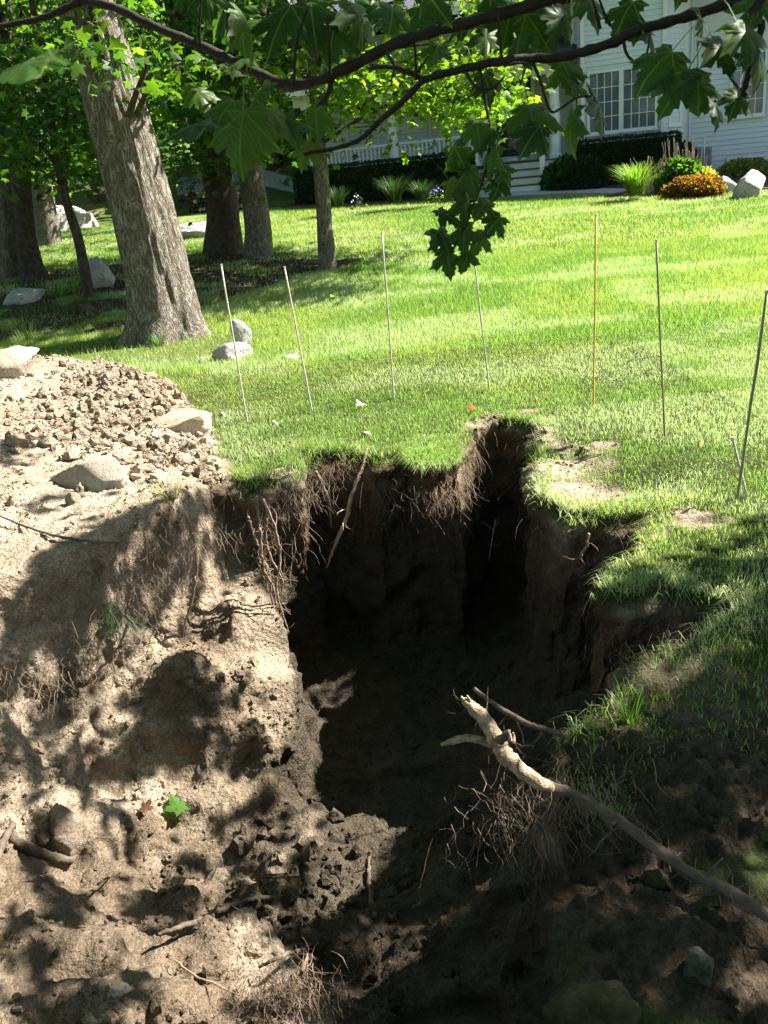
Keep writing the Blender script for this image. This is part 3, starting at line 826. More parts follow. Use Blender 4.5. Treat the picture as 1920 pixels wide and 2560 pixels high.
bush('golden_shrub', 'small pale golden mound just behind the orange barberry', 'shrub', at(1745, 468, 18.9), (.8, .5, .35), 2200, .05, [[.3, .3, .1], [.26, .28, .08]], 'leaf')
bush('leafy_perennial', 'leafy green perennial between the dry stems and the egg-shaped shrub', 'plant', at(1700, 478, 19.0), (.9, .5, .55), 900, .11, [[.05, .12, .03], [.09, .17, .04]], 'leaf')
def strap_clump(name, label, c, n, h, spread, base, w=.012, mat='grass', cat='grass clump', stiff=.5):
    e = empty(name, c, 0, label=label, cat=cat)
    az = rng.uniform(0, 2*math.pi, n); r0 = rng.random(n)**.5*spread*.35
    p0 = np.c_[np.cos(az)*r0, np.sin(az)*r0, np.zeros(n)]
    hh = h*rng.uniform(.6, 1.15, n); rad = spread*rng.uniform(.2, 1.0, n)
    dr = np.c_[np.cos(az), np.sin(az), 0*az]; sd = np.c_[-np.sin(az), np.cos(az), 0*az]
    Vs = []; K = 5
    for k in range(K):
        u = k/(K-1)
        cpos = p0+dr*(rad*u**1.6)[:, None]+np.array([0, 0, 1])*(hh*(u*(1+stiff)-stiff*u**2.2))[:, None]
        ww = w*(1-.9*u**2)
        Vs += [cpos-sd*ww/2, cpos+sd*ww/2]
    V = np.stack(Vs, 1).reshape(-1, 3)
    T = []
    for k in range(K-1): T += [[2*k, 2*k+1, 2*k+3], [2*k, 2*k+3, 2*k+2]]
    T = (np.array(T)[None]+(np.arange(n)*2*K)[:, None, None]).reshape(-1, 3)
    C = np.repeat(green(n, np.asarray(base)), 2*K, 0)
    tag(link('blade', tri_mesh('blade', V, T, True, C), M[mat], e), kind='stuff')
    return e
strap_clump('daylily_clump', 'bright yellow-green strappy clump in sun at the bed edge', at(1590, 487, 18.6), 330, .55, .5, [[.13, .22, .03], [.19, .27, .05]], .022)
strap_clump('grass_clump', 'arching dark grass clump at the foot of the porch hedge, left one', at(985, 505, 20.7), 260, .5, .45, [[.02, .045, .014], [.03, .055, .02]], .016)  # house shade is put into the blade colours of these clumps
strap_clump('grass_clump', 'arching dark grass clump at the foot of the porch hedge, right one', at(1055, 500, 20.6), 220, .4, .4, [[.02, .045, .014], [.03, .055, .02]], .016)
strap_clump('grass_clump', 'grass clump at the foot of the hedge beside the thin tree trunk', at(845, 515, 21.0), 220, .4, .4, [[.02, .045, .014], [.03, .055, .02]], .016)
e = empty('dry_stems', at(1690, 478, 19.2), 0, label='tall dry tan stems standing behind the strappy clump', cat='dry stems')
m = MB()
for k in range(70):
    x0 = rng.uniform(-.95, .55); y0 = rng.normal(0, .12)
    h = rng.uniform(.45, .75) if x0 < -.2 else rng.uniform(.6, 1.05)
    lx = rng.normal(0, .12)+.1*x0
    m.tube([(x0, y0, 0), (x0+lx*.4, y0, h*.5), (x0+lx, y0+rng.normal(0, .05), h)], [.007, .006, .009], 4)
tag(m.build('stem', M['pale_wood'], e), kind='stuff')
blob_flowers('flower_clump', 'small violet flowers at the right foot of the porch hedge', at(1085, 478, 20.8), (.12, .1, .04), 'violet_flower', 50, 'flowers', .05)
blob_flowers('flower_clump', 'small white flowers at the foot of the hedge beside the left clump', at(893, 500, 21.0), (.1, .1, .06), 'white_flower', 30, 'flowers', .05)
def sheet(name, poly, dz, mat, n=24):
    P = np.array(poly); bm = bmesh.new()
    vs = [bm.verts.new((p[0], p[1], float(lawn_z(p[0], p[1]))+dz)) for p in P]
    f = bm.faces.new(vs)
    r = bmesh.ops.extrude_face_region(bm, geom=[f])
    for v in r['geom']:
        if isinstance(v, bmesh.types.BMVert): v.co.z += .0
    for v in vs: v.co.z -= .08
    bmesh.ops.triangulate(bm, faces=bm.faces[:])
    bmesh.ops.recalc_face_normals(bm, faces=bm.faces[:])
    me = bpy.data.meshes.new(name); bm.to_mesh(me); bm.free()
    return tag(link(name, me, M[mat]), kind='structure')
def hs(s, y): return hp(s, y, 0)[:2]
sheet('walkway', [hs(-2.6, -.35), hs(-2.0, -.95), hs(.6, -.75), hs(1.7, -1.35), hs(2.3, -1.0), hs(1.6, -.45), hs(.3, -.02), hs(-2.6, -.02)], .022, 'paving')
sheet('mulch_bed', [hs(.05, -.0), hs(1.6, -.42), hs(2.2, -.98), hs(1.9, -1.75), hs(2.6, -2.35), hs(4.2, -2.3), hs(7, -1.6), hs(7, 1.85), hs(3, 1.85), hs(2.4, 1.2), hs(.6, 1.2)], .035, 'mulch')
sheet('mulch_bed', [hs(-6.6, -1.0), hs(-6.0, -1.35), hs(-4, -1.2), hs(-2.5, -.95), hs(-2.0, -.3), hs(-2, 1.1), hs(-7, 1.1)], .03, 'mulch')
# woodpile, patio
sheet('patio', [gnd(655, 512)[:2], gnd(760, 502)[:2], at(770, 470, 27)[:2], at(640, 470, 28)[:2]], .03, 'paving')
wp = at(550, 512, 25)
W = empty('woodpile', (wp[0], wp[1], float(lawn_z(wp[0], wp[1]))), TH, label='stacked firewood under a dark blue tarp behind the tree trunks', cat='woodpile')
for r_ in range(7):
    for c_ in range(16):
        o = MB().tube([(-.85+c_*.12+(r_ % 2)*.06, -.25, .06+r_*.105), (-.85+c_*.12+(r_ % 2)*.06+rng.normal(0, .01), .25, .06+r_*.105)], rng.uniform(.045, .058), 7).build('log', M['pale_wood'] if rng.random() < .4 else M['dark_bark'], W)
tp = MB()
xs = np.linspace(-1.05, 1.1, 16)
Vt = []; Ft = []
for i, x in enumerate(xs):
    for j, (y, z) in enumerate([(-.36, .5), (-.34, .62), (-.3, .82), (-.1, .92), (.12, .9), (.3, .8), (.33, .5)]):
        Vt.append((x, y+rng.normal(0, .015), z+rng.normal(0, .03)-.1*abs(x)**2*.3))
for i in range(15):
    for j in range(6): Ft.append((i*7+j, i*7+7+j, i*7+8+j, i*7+1+j))
link('tarp', poly_mesh('tarp', Vt, Ft, True), M['tarp'], W)
def patio_chair(c, rz, label):
    e = empty('patio_chair', c, rz, label=label, cat='chair')
    for s in (-.27, .27):
        MB().tube(smooth_path([(s, -.3, .02), (s, -.28, .3), (s, .2, .32), (s, .42, .9)], 10), .014, 6).build('side_frame', M['dark_metal'], e, True)
        MB().tube([(s, .2, .32), (s, .32, .02)], .014, 6).build('leg', M['dark_metal'], e)
        MB().tube(smooth_path([(s, -.28, .3), (s*1.05, -.25, .55), (s*1.05, .22, .57)], 8), .014, 6).build('armrest', M['dark_metal'], e, True)
    MB().box(-.25, .25, -.27, .2, .31, .34).build('seat', M['dark_metal'], e)
    b = MB().add([(-.25, .2, .34), (.25, .2, .34), (.25, .42, .9), (-.25, .42, .9), (-.25, .22, .335), (.25, .22, .335), (.25, .44, .895), (-.25, .44, .895)], [(0, 1, 2, 3), (7, 6, 5, 4), (0, 4, 5, 1), (1, 5, 6, 2), (2, 6, 7, 3), (3, 7, 4, 0)])
    b.build('backrest', M['dark_metal'], e)
def gpt(px, py):
    p = gnd(px, py); return p
p = gpt(680, 497); patio_chair((p[0], p[1], p[2]+.03), .6, 'dark metal patio chair nearest the tree trunk on the patio')
p = gpt(722, 494); patio_chair((p[0], p[1], p[2]+.03), -.5, 'dark metal patio chair beside the end of the porch hedge')
p = gpt(705, 492)
g = empty('kettle_grill', (p[0], p[1]+.6, p[2]+.03), 0, label='black covered grill standing behind the patio chairs', cat='grill')
MB().lathe([(.03, .62), (.2, .68), (.27, .8), (.28, .84)], 16).build('bowl', M['dark_metal'], g, True)
MB().lathe([(.285, .845), (.26, .95), (.15, 1.05), (.03, 1.08)], 16).build('lid', M['dark_metal'], g, True)
for k in range(3):
    a = k*2.1
    MB().tube([(.1*math.cos(a), .1*math.sin(a), .66), (.28*math.cos(a), .28*math.sin(a), 0)], .013, 6).build('leg', M['dark_metal'], g)
MB().tube(smooth_path([at(716, 436, p[1]+.3), at(724, 442, p[1]+.3), at(733, 465, p[1]+.3), at(738, 490, p[1]+.3)], 10), .014, 6)
sp = empty('bent_pole', (p[0]+.3, p[1]+.3, p[2]+.03), 0, label='pale hooked pole standing on the patio beside the chairs', cat='pole')
MB().tube(smooth_path([(.12, 0, 0), (.04, 0, .35), (-.03, 0, .6), (-.09, 0, .72), (-.17, 0, .74)], 12), .014, 6).build('shaft', M['pale_wood'], sp, True)

# ------------------------------------------------------------------ rocks
def rock(name, label, c, size, mat, seed, rot=0, sub=4, cut=.06, rough=.14, sink=.25, cat='rock', group=None, tilt=0):
    IV, IT = ICO[sub]
    v = IV.copy()
    r2 = np.random.default_rng(seed)
    for k in range(18):                    # flat broken faces
        nrm = unit(r2.normal(0, 1, 3)); lim = r2.uniform(.48, .82)
        dd = v@nrm; over = np.maximum(dd-lim, 0)
        v = v-over[:, None]*nrm*(1-cut)
    v = v*(1+rough*fbm(IV*1.7+seed, 4, seed) + .07*fbm(IV*5+seed, 3, seed+1)+.03*fbm(IV*14, 3, seed+2))[:, None]
    v = v*np.array(size)/2
    ct, st = math.cos(tilt), math.sin(tilt)
    v = np.c_[v[:, 0]*ct-v[:, 2]*st, v[:, 1], v[:, 0]*st+v[:, 2]*ct]
    v[:, 2] -= v[:, 2].min(); v[:, 2] -= sink*size[2]
    o = link(name, tri_mesh(name, v, IT, True), M[mat])
    o.location = c; o.rotation_euler = (0, 0, rot)
    return tag(o, label, cat, group)
def rk(name, label, px, py, w, h, mat, seed, dz=0, depth=.8, Y=None, **kw):
    p = gnd(px, py) if Y is None else at(px, py, Y)
    x, y = p[0], p[1]
    z = float(hz(x, y)[0]) if Y is None else p[2]
    dist = y*1.05
    W_ = w/F*dist; Hh = h/F*dist
    return rock(name, label, (x, y+W_*depth*.3, z+dz), (W_, W_*depth, Hh/(1-kw.get('sink', .25))), mat, seed, **kw)
rk('boulder', 'large pale grey boulder in sun behind the dark twin trunks', 150, 578, 165, 88, 'granite', 3, rot=.3)
rk('boulder', 'long low grey rock in sun between the big leaning trunk and the dark trunks', 492, 596, 125, 62, 'granite', 8, depth=.7)
rk('boulder', 'pale stone standing upright beside the base of the big leaning trunk', 608, 872, 62, 72, 'granite', 12, depth=.7, sink=.15)
rk('boulder', 'low cracked pale rock in front of the upright stone at the trunk base', 582, 902, 130, 48, 'granite', 15, rot=.4, depth=.7)
rk('small_stone', 'small flat pale stone in the lawn beside the second stake', 728, 900, 50, 22, 'granite', 18, sub=3, depth=.8)
rk('small_stone', 'tiny pale stone in the grass below the low cracked rock', 505, 905, 20, 14, 'granite', 19, sub=3)
rk('boulder', 'shaded grey rock at the foot of the leaning sapling', 238, 722, 90, 70, 'granite', 22)
rk('boulder', 'dim flat rock half sunk in the shade at the left edge', 50, 760, 120, 50, 'granite', 24, depth=.9)
rk('boulder', 'mossy flat-topped rock in shade left of the big trunk', 205, 782, 70, 40, 'mossy_stone', 25)
rk('boulder', 'sunlit white landscape boulder beside the barberry mound', 1815, 485, 70, 48, 'granite', 31, Y=18.2, sink=.2)
rk('boulder', 'grey landscape boulder with leaf shadows at the right edge of the bed', 1880, 490, 95, 72, 'granite', 33, Y=17.3, sink=.2, depth=.7)
t = NT('bank_rock')
g1 = t.noise(9, 6, 0.65); g2 = t.noise(70, 6, 0.7)
c = t.ramp(g1.outputs[0], [(0.35, (0.05, 0.037, 0.024)), (0.5, (0.1, 0.095, 0.065)), (0.68, (0.15, 0.15, 0.115))])
c = t.mix(c, t.ramp(g2.outputs[0], [(0.3, (0.5, 0.5, 0.5)), (0.6, (1.2, 1.2, 1.2))]), 1.0, 'MULTIPLY')
M['bank_rock'] = t.done(t.principled(c, 0.95, t.bump(g2.outputs[0], 0.9, 0.012), 0.1))
t = NT('clay_stone')
g1 = t.noise(12, 6, 0.65); g2 = t.noise(70, 6, 0.7)
c = t.ramp(g1.outputs[0], [(0.3, (0.15, 0.115, 0.08)), (0.55, (0.27, 0.215, 0.16)), (0.75, (0.36, 0.31, 0.26))])
c = t.mix(c, t.ramp(g2.outputs[0], [(0.3, (0.55, 0.55, 0.55)), (0.6, (1.2, 1.2, 1.2))]), 1.0, 'MULTIPLY')
M['clay_stone'] = t.done(t.principled(c, 0.95, t.bump(g2.outputs[0], 0.9, 0.012), 0.1))
def rk3(name, label, px, py, z, w, h, mat, seed, **kw):
    p = hit(px, py); z = p[2]; dist = np.linalg.norm(p-EYE)
    s = kw.pop('sink', .3); d = kw.pop('depth', .7)
    W_ = w/F*dist; Hh = h/F*dist
    return rock(name, label, (p[0], p[1], z-.02), (W_, W_*d, Hh/(1-s)), mat, seed, sink=s, **kw)
rk3('boulder', 'pale rounded stone at the left edge on top of the spoil heap', 20, 930, 0, 190, 100, 'dirty_stone', 28, rot=.3, depth=.6, sink=.35)
rk3('flat_stone', 'flat muddy stone at the lawn edge on the lip of the spoil', 468, 1078, .12, 210, 66, 'dirty_stone', 41, rot=-.15, depth=.55)
rk3('long_stone', 'long slab-like stone lying on the bright spoil slope', 245, 1205, .17, 330, 100, 'dirty_stone', 44, rot=-.42, depth=.42, sink=.3)
rk3('small_stone', 'rounded muddy stone on the spoil slope below the long slab', 185, 1255, .2, 48, 34, 'clay_stone', 46, sub=3)
for i, (px, py, w, h, z, lab) in enumerate([(265, 970, 40, 50, .22, 'angular clod-coated stone topmost in the crumbly heap by the lawn'), (335, 1000, 45, 40, .2, 'brown rounded stone in the crumbly heap, right of the angular one'),
        (275, 1025, 40, 55, .16, 'upright pale stone at the front of the crumbly heap'), (395, 1010, 40, 34, .14, 'small rounded stone at the right end of the crumbly heap')]):
    rk3('small_stone', lab, px, py, z, w, h, 'clay_stone', 50+i, sub=3)
rk3('small_stone', 'pale little stone on the grass between the first stake and the spoil', 556, 1040, .02, 28, 20, 'granite', 60, sub=3)
rk3('small_stone', 'grey little stone on the grass just right of the first stake', 687, 1062, .02, 30, 22, 'granite', 61, sub=3)
rk3('small_stone', 'brown stone perched on the turf lip above the hanging root', 916, 1092, .02, 26, 34, 'dirty_stone', 62, sub=3, sink=.15)
rk3('mossy_boulder', 'mossy greenish boulder on the shaded right bank near the root', 1745, 2450, -.32, 110, 150, 'bank_rock', 64, rot=.3, sink=.15)
rk3('mossy_boulder', 'dark moss-covered boulder at the bottom of the shaded right bank', 1500, 2560, -.45, 250, 190, 'mossy_stone', 66, rot=-.2, sink=.25)
rk3('bank_stone', 'small grey-green stone under the root on the shaded bank', 1640, 2190, -.16, 90, 60, 'mossy_stone', 68, sub=3, rot=-.5)
rk3('bank_stone', 'rounded clay-coated stone in the dark bank at the left edge', 165, 2085, -.72, 120, 105, 'clay_stone', 70, sub=4, sink=.35)
rk3('slab_stone', 'smooth pale slab edge poking from the near soil heap at bottom left', 265, 2480, -.5, 120, 45, 'clay_stone', 72, rot=.4, depth=.6)

# ------------------------------------------------------------------ stakes
def stake(label, top, bot, w, mat, name='marker_stake', group='stakes round the pit', joint=None):
    b = on(bot[0], bot[1], 0)
    for _ in range(6): b = on(bot[0], bot[1], float(hz(b[0], b[1])[0]))
    tp_ = at(top[0], top[1], b[1])
    rad = w/F*np.linalg.norm(b-EYE)/2
    e = empty(name, b, 0, label=label, cat='stake', group=group)
    pth = [np.array([0, 0, -.15])+(0)*tp_] + [(tp_-b)*k+np.r_[rng.normal(0, .0014, 2), 0]*(0 < k < 1) for k in np.linspace(0, 1, 7)]
    MB().tube(pth, [rad*1.1]*2+[rad]*6, 8).build('shaft', M[mat], e, True)
    d_ = unit(tp_-b)
    MB().tube([(tp_-b)-d_*.012, (tp_-b)+d_*.006], rad*1.12, 8).build('tip', M['bamboo'], e)
    if mat == 'bamboo':
        for k in (.28, .52, .77):
            MB().tube([(tp_-b)*(k-.004), (tp_-b)*(k+.004)], rad*1.2, 8).build('node', M[mat], e)
    return e
stake('leftmost pale stake, standing in front of the white stones', (553, 662), (618, 1052), 4, 'bamboo')
stake('pale stake second from the left, beside the flat lawn stone', (711, 668), (780, 1028), 4, 'bamboo')
stake('pale stake third from the left, straight behind the pit', (955, 582), (985, 998), 4, 'bamboo')
stake('pale stake whose tip is hidden by the hanging dark leaves', (1182, 620), (1224, 980), 4, 'bamboo')
stake('yellow stake standing alone on the open lawn', (1490, 538), (1484, 1016), 4.5, 'yellow_fibreglass')
stake('olive-green stake right of the yellow one', (1641, 601), (1662, 1098), 5, 'green_fibreglass')
stake('rightmost stake, leaning right at the edge of the photo', (1918, 728), (1842, 1255), 7, 'green_fibreglass')
stake('short pale stick crossing the foot of the rightmost stake', (1832, 1095), (1868, 1248), 6, 'bamboo')
stake('thin pale stake in the background just right of the big trunk', (443, 440), (449, 530), 4, 'bamboo')

plain('litter_shade', (.05, .036, .024), .95, .5, 9, .9, 50, .1, .03)  # leaf litter, darkened so its colour carries the tree shade
lp = np.array([(-8, 16.8), (-5, 17.0), (-3, 16.9), (-1.6, 16.0), (-.6, 15.2), (.2, 14.3), (-.1, 13.5), (-.9, 13.1), (-1.6, 12.4), (-2.2, 11.5), (-3.0, 10.8), (-4.5, 10.6), (-8, 10.5)])
gx2, gy2 = np.meshgrid(np.arange(-8, .6, .1), np.arange(10.2, 17.2, .1))
LPn = np.c_[gx2.ravel(), gy2.ravel()]
lk_ = sdpoly(LPn, lp)+.7*fbm(LPn*1.1, 3, 83)-.15
idn = np.arange(len(LPn)).reshape(gx2.shape)
qn = np.c_[idn[:-1, :-1].ravel(), idn[:-1, 1:].ravel(), idn[1:, 1:].ravel(), idn[1:, :-1].ravel()]
qn = qn[lk_[qn].min(1) > 0]
us = np.unique(qn); rm = np.zeros(len(LPn), int); rm[us] = np.arange(len(us))
Pn = LPn[us]
tag(link('bare_ground', tri_mesh('bare_ground', np.c_[Pn, lawn_z(Pn[:, 0], Pn[:, 1])+.004+.012*fbm(Pn*5, 2, 85)*sstep(0, .3, lk_[us])], rm[qn]), M['litter_shade']), kind='structure')

# ------------------------------------------------------------------ trees
def trunk_mesh(pts, radii, seg=40, rows=80, bark=.03, flare=None, seed=0):
    P = smooth_path(pts, rows)
    R_ = np.interp(np.linspace(0, 1, rows), np.linspace(0, 1, len(radii)), radii)
    V, Fs = tube(P, list(R_), seg, False)
    V = np.array(V)
    cen = np.repeat(P, seg, 0)
    dr = unit(V-cen)
    ang = np.arctan2(dr[:, 1], dr[:, 0])
    h = V[:, 2]-P[0][2]
    r = np.repeat(R_, seg)
    q = np.c_[np.cos(ang)*r*17, np.sin(ang)*r*17, h*2.4]
    ridge = np.abs(vnoise(q*1.2+seed, seed))*1.2+.5*np.abs(vnoise(q*np.array([2.6, 2.6, 1.5])+seed, seed+1))
    k = 1+(.06*fbm(np.c_[np.cos(ang), np.sin(ang), h*.7]*1.3+seed, 3, seed))
    off = bark*(.55-ridge)
    if flare:
        for (a0, amp, hh, wd) in flare:
            da = np.angle(np.exp(1j*(ang-a0)))
            off = off+amp*np.exp(-(da/wd)**2)*np.exp(-np.maximum(h, 0)/hh)
    V = cen+dr*(r*k+off)[:, None]
    return tri_mesh('trunk', V, np.array(Fs), True)
def win_clusters(x0, x1, y0, y1, Y0, Y1, n):
    return [at(rng.uniform(x0, x1), rng.uniform(y0, y1), rng.uniform(Y0, Y1)) for _ in range(n)]
def crown(parent, cl, n_each, spread, size, base=GREENS, shape=SH_MID, tilt=.6):
    V, T, C = leaf_cloud(cl, n_each, spread, size, shape, base, tilt=tilt)
    o = link('crown', tri_mesh('crown', V, T, True, C), M['leaf'], parent)
    return tag(o, kind='stuff')
def tree(name, label, pxs, Y, widths, clusters=None, mat='bark', n_each=45, spread=.45, size=.13, flare=None, bark=.02, up=6.0, seed=0, limbs=True, base=GREENS, lean=(0, 0), seg=24, rows=50):
    """pxs: trunk axis points seen from the camera, foot first; the trunk goes on upward beyond them."""
    foot = at(pxs[0][0], pxs[0][1], Y); foot[2] = float(hz(foot[0], foot[1])[0])
    pts = [foot+np.array([0, 0, -.15])]+[foot]+[at(px, py, Y+lean[1]*i) for i, (px, py) in enumerate(pxs[1:])]
    last = pts[-1]; dirv = unit(pts[-1]-pts[-2])
    pts.append(last+dirv*up*.5+np.array([.1, 0, 0])); pts.append(last+dirv*up+np.array([.3, .1, 0]))
    rad = [w/F*Y*.46 for w in widths]
    rad = [rad[0]*1.1]+rad+[rad[-1]*.8, rad[-1]*.35]
    e = empty(name, (0, 0, 0), 0, label=label, cat='tree')
    link('trunk', trunk_mesh(pts, rad, seg, rows, bark, flare, seed), M[mat], e)
    if clusters:
        cl = list(clusters)
        if limbs:
            pp = smooth_path(pts, 40)
            idx_ = rng.permutation(len(cl))[:14]
            for i in idx_:
                c = cl[i]
                j = int(np.argmin(np.linalg.norm(pp-(c+np.array([0, 0, -.5]))+0*c, axis=1)))
                a = pp[j]
                if np.linalg.norm(c-a) < 4.5:
                    mid = (a+c)/2+np.array([0, 0, .25])+rng.normal(0, .1, 3)
                    MB().tube(smooth_path([a, mid, c], 9), list(np.linspace(min(.045, rad[-3]*.35), .008, 9)), 6).build('limb', M['dark_bark'], e, True)
        crown(e, cl, n_each, spread, size, base)
    return e
Wc = win_clusters
# big leaning maple
bigY = 10.2
tree('maple_tree', 'big leaning maple with furrowed, lichened, half sunlit trunk', [(418, 838), (408, 760), (392, 680), (366, 560), (330, 420), (293, 280), (243, 100), (215, 0)], bigY, [190, 172, 160, 152, 148, 146, 138, 132],
     Wc(110, 330, -120, 190, 8.7, 9.7, 5)+Wc(330, 460, 120, 270, 9.0, 10.5, 4)+Wc(80, 500, -400, -150, 8, 12, 10), n_each=32, spread=.28, size=.14, bark=.024, seed=4, seg=120, rows=240,
     flare=[(-.5, .38, .22, .4), (-1.6, .26, .3, .33), (2.6, .3, .3, .45), (-2.5, .3, .3, .38), (.6, .2, .25, .4)], up=5)
YT = 17.2
LITE = np.array([[.11, .19, .022], [.14, .22, .028], [.09, .165, .022], [.07, .14, .02]])
tree('forest_tree', 'dark straight trunk with leaves, left of the pair behind the shade', [(560, 622), (556, 506), (522, 330), (483, 170), (450, 20)], 16.3, [100, 82, 76, 72, 66],
     Wc(380, 560, -60, 300, 12.5, 16, 26)+Wc(430, 600, 300, 440, 14.5, 16, 8), mat='dark_bark', seed=6, bark=.03, flare=[(-1.2, .1, .3, .5), (3, .1, .3, .5)])
tree('forest_tree', 'brownish trunk right of the pair behind the shaded grass', [(645, 632), (643, 560), (618, 380), (590, 250), (560, 100)], 15.6, [78, 66, 62, 58, 52],
     Wc(540, 700, -60, 280, 12.5, 16, 24)+Wc(610, 660, 240, 330, 14, 15, 2), seed=9, bark=.02, flare=[(-1, .08, .3, .5), (2.4, .08, .3, .5)])
tree('slender_tree', 'slender pale-barked tree on the lawn with bright sunlit leaves', [(818, 668), (812, 560), (800, 400), (790, 240), (783, 90)], 13.55, [50, 40, 36, 33, 30],
     Wc(860, 1060, 130, 275, 11.8, 14, 24)+Wc(1040, 1260, 100, 285, 11.8, 14, 34)+Wc(1080, 1220, 130, 300, 11.8, 13, 6)+Wc(650, 850, -60, 340, 12, 14.5, 16)+Wc(850, 1250, -120, 60, 12, 14, 14)+Wc(925, 955, 330, 380, 12.5, 13.5, 1), seed=12, bark=.012,
     flare=[(-1, .06, .25, .6), (1.5, .06, .25, .6)], base=LITE, n_each=36, spread=.3, size=.12)
tree('sapling', 'thin dark sapling leaning left behind the big trunk', [(222, 735), (196, 600), (165, 500), (130, 330), (105, 180)], 13.1, [30, 24, 22, 20, 16],
     Wc(10, 270, 150, 430, 11.5, 14.5, 34)+Wc(-80, 60, 330, 470, 11, 13, 5), mat='dark_bark', seed=15, bark=.008, n_each=40, spread=.36)
tree('forest_tree', 'dark trunk at the far left edge, left of a close pair', [(18, 668), (15, 560), (8, 420), (-10, 250), (-30, 60)], 16.2, [70, 52, 46, 42, 38],
     Wc(-120, 140, -60, 330, 13, 17, 28), mat='bark', seed=18, bark=.02)
tree('forest_tree', 'dark trunk right of a close pair at the left, before the pale boulder', [(80, 672), (66, 600), (52, 450), (35, 300), (15, 100)], 16.0, [62, 50, 44, 42, 38],
     Wc(20, 330, -60, 300, 14, 18, 28), mat='dark_bark', seed=21, bark=.02, flare=[(0, .12, .2, .4)])
tree('forest_tree', 'pale sunlit trunk rising behind the large boulder', [(110, 545), (104, 470), (92, 360), (80, 200), (70, 40)], 20.5, [66, 54, 48, 44, 40],
     Wc(0, 400, -60, 430, 18.5, 23, 30), seed=24, bark=.02)
for i, (px, Y, lab) in enumerate([(330, 22, 'distant trunk glimpsed directly behind the big leaning maple'), (470, 27, 'distant dark trunk above the woodpile'), (700, 29, 'distant trunk behind the patio chairs'), (150, 25, 'distant dark trunk left of the big maple in the wood'), (-60, 21, 'distant trunk beyond the left edge of the photo'), (255, 28, 'distant slim trunk deepest in the wood at left')]):
    tree('forest_tree', lab, [(px, 520), (px-12, 400), (px-30, 200), (px-50, 20)], Y, [46, 38, 34, 28], Wc(px-260, px+220, -120, 420, Y-2.5, Y+3, 34), mat='dark_bark', seed=30+i, n_each=42, spread=.75, size=.19, bark=.02, limbs=False)
def shade_leaves(poly, lai, z0, z1, size, clump=0.5, n_each=40, holes=()):
    """leaves of a high crown, given by the ground they stand over up-sun"""
    poly = np.array(poly); lo, hi = poly.min(0), poly.max(0)
    a = .5*abs(np.dot(poly[:, 0], np.roll(poly[:, 1], 1))-np.dot(poly[:, 1], np.roll(poly[:, 0], 1)))
    n = max(1, int(lai*a/(.38*size*size)/n_each))
    out_ = []
    while len(out_) < n:
        p = rng.uniform(lo, hi, (200, 2)); p = p[sdpoly(p, poly) > 0]
        for h_ in holes: p = p[np.linalg.norm(p-np.array(h_[:2]), axis=1) > h_[2]]
        out_ += list(p)
    p = np.array(out_[:n]); z = rng.uniform(z0, z1, n)
    k = z/math.tan(SUN_EL)
    return np.c_[p[:, 0]+k*math.sin(SUN_AZ), p[:, 1]+k*math.cos(SUN_AZ), z+lawn_z(p[:, 0], p[:, 1])]
# high crowns whose shade lies under the trees at the left
sc_pts = np.r_[shade_leaves([(-8, 17.0), (-3, 17.2), (-1.2, 15.8), (0.3, 14.4), (-.2, 13.6), (-1.2, 12.9), (-2.1, 11.4), (-3.2, 10.6), (-8, 10.2)], 2.3, 4.4, 8.0, .17),
               shade_leaves([(-8, 17.0), (-3, 17.0), (-1.2, 15.6), (0, 14.3), (-.6, 13.7), (-3.1, 13.6), (-3.4, 10.9), (-8, 10.4)], 3.0, 4.4, 8.0, .17)]
t2 = tree('forest_tree', 'tall tree whose crown arches above the photo over the lawn', [(700, 470), (690, 300), (680, 100)], 33, [30, 26, 24], list(Wc(560, 860, -100, 350, 31, 34, 20)), mat='dark_bark', n_each=40, spread=.8, size=.2, limbs=False)
sc_pts = np.r_[sc_pts, np.c_[rng.uniform(-9, .5, 90), rng.uniform(11, 19, 90), rng.uniform(7.5, 10, 90)]]  # extra unseen clusters added to darken the ground below
V, T, C = leaf_cloud(sc_pts, 40, .42, .17, SH_LO)
o = link('shade_crown', tri_mesh('shade_crown', V, T, True, C), M['leaf'], bpy.data.objects['slender_tree']); tag(o, kind='stuff')
# the wood behind
n = 15000
wx = rng.uniform(-34, 16, n); wy = rng.uniform(29, 40, n)
wz = lawn_z(wx, wy)+rng.random(n)**.8*9
pos = np.c_[wx, wy, wz]
pos = pos[(wx < 1) | (wy > 34)]
n = len(pos)
cl_n = fbm(pos*.35, 3, 77)
pos = pos[cl_n > -.25]; n = len(pos)
V, T, C = bake(SH_LO, pos, rng.normal(0, 1, (n, 3)), unit(np.array([0, -.5, .6])+rng.normal(0, .5, (n, 3))), rng.uniform(.35, .7, n), green(n, GREENS*.6))
tag(link('woods', tri_mesh('woods', V, T, True, C), M['leaf']), 'dense dark leafy wood closing the view behind the lawn', 'wood', kind='stuff')

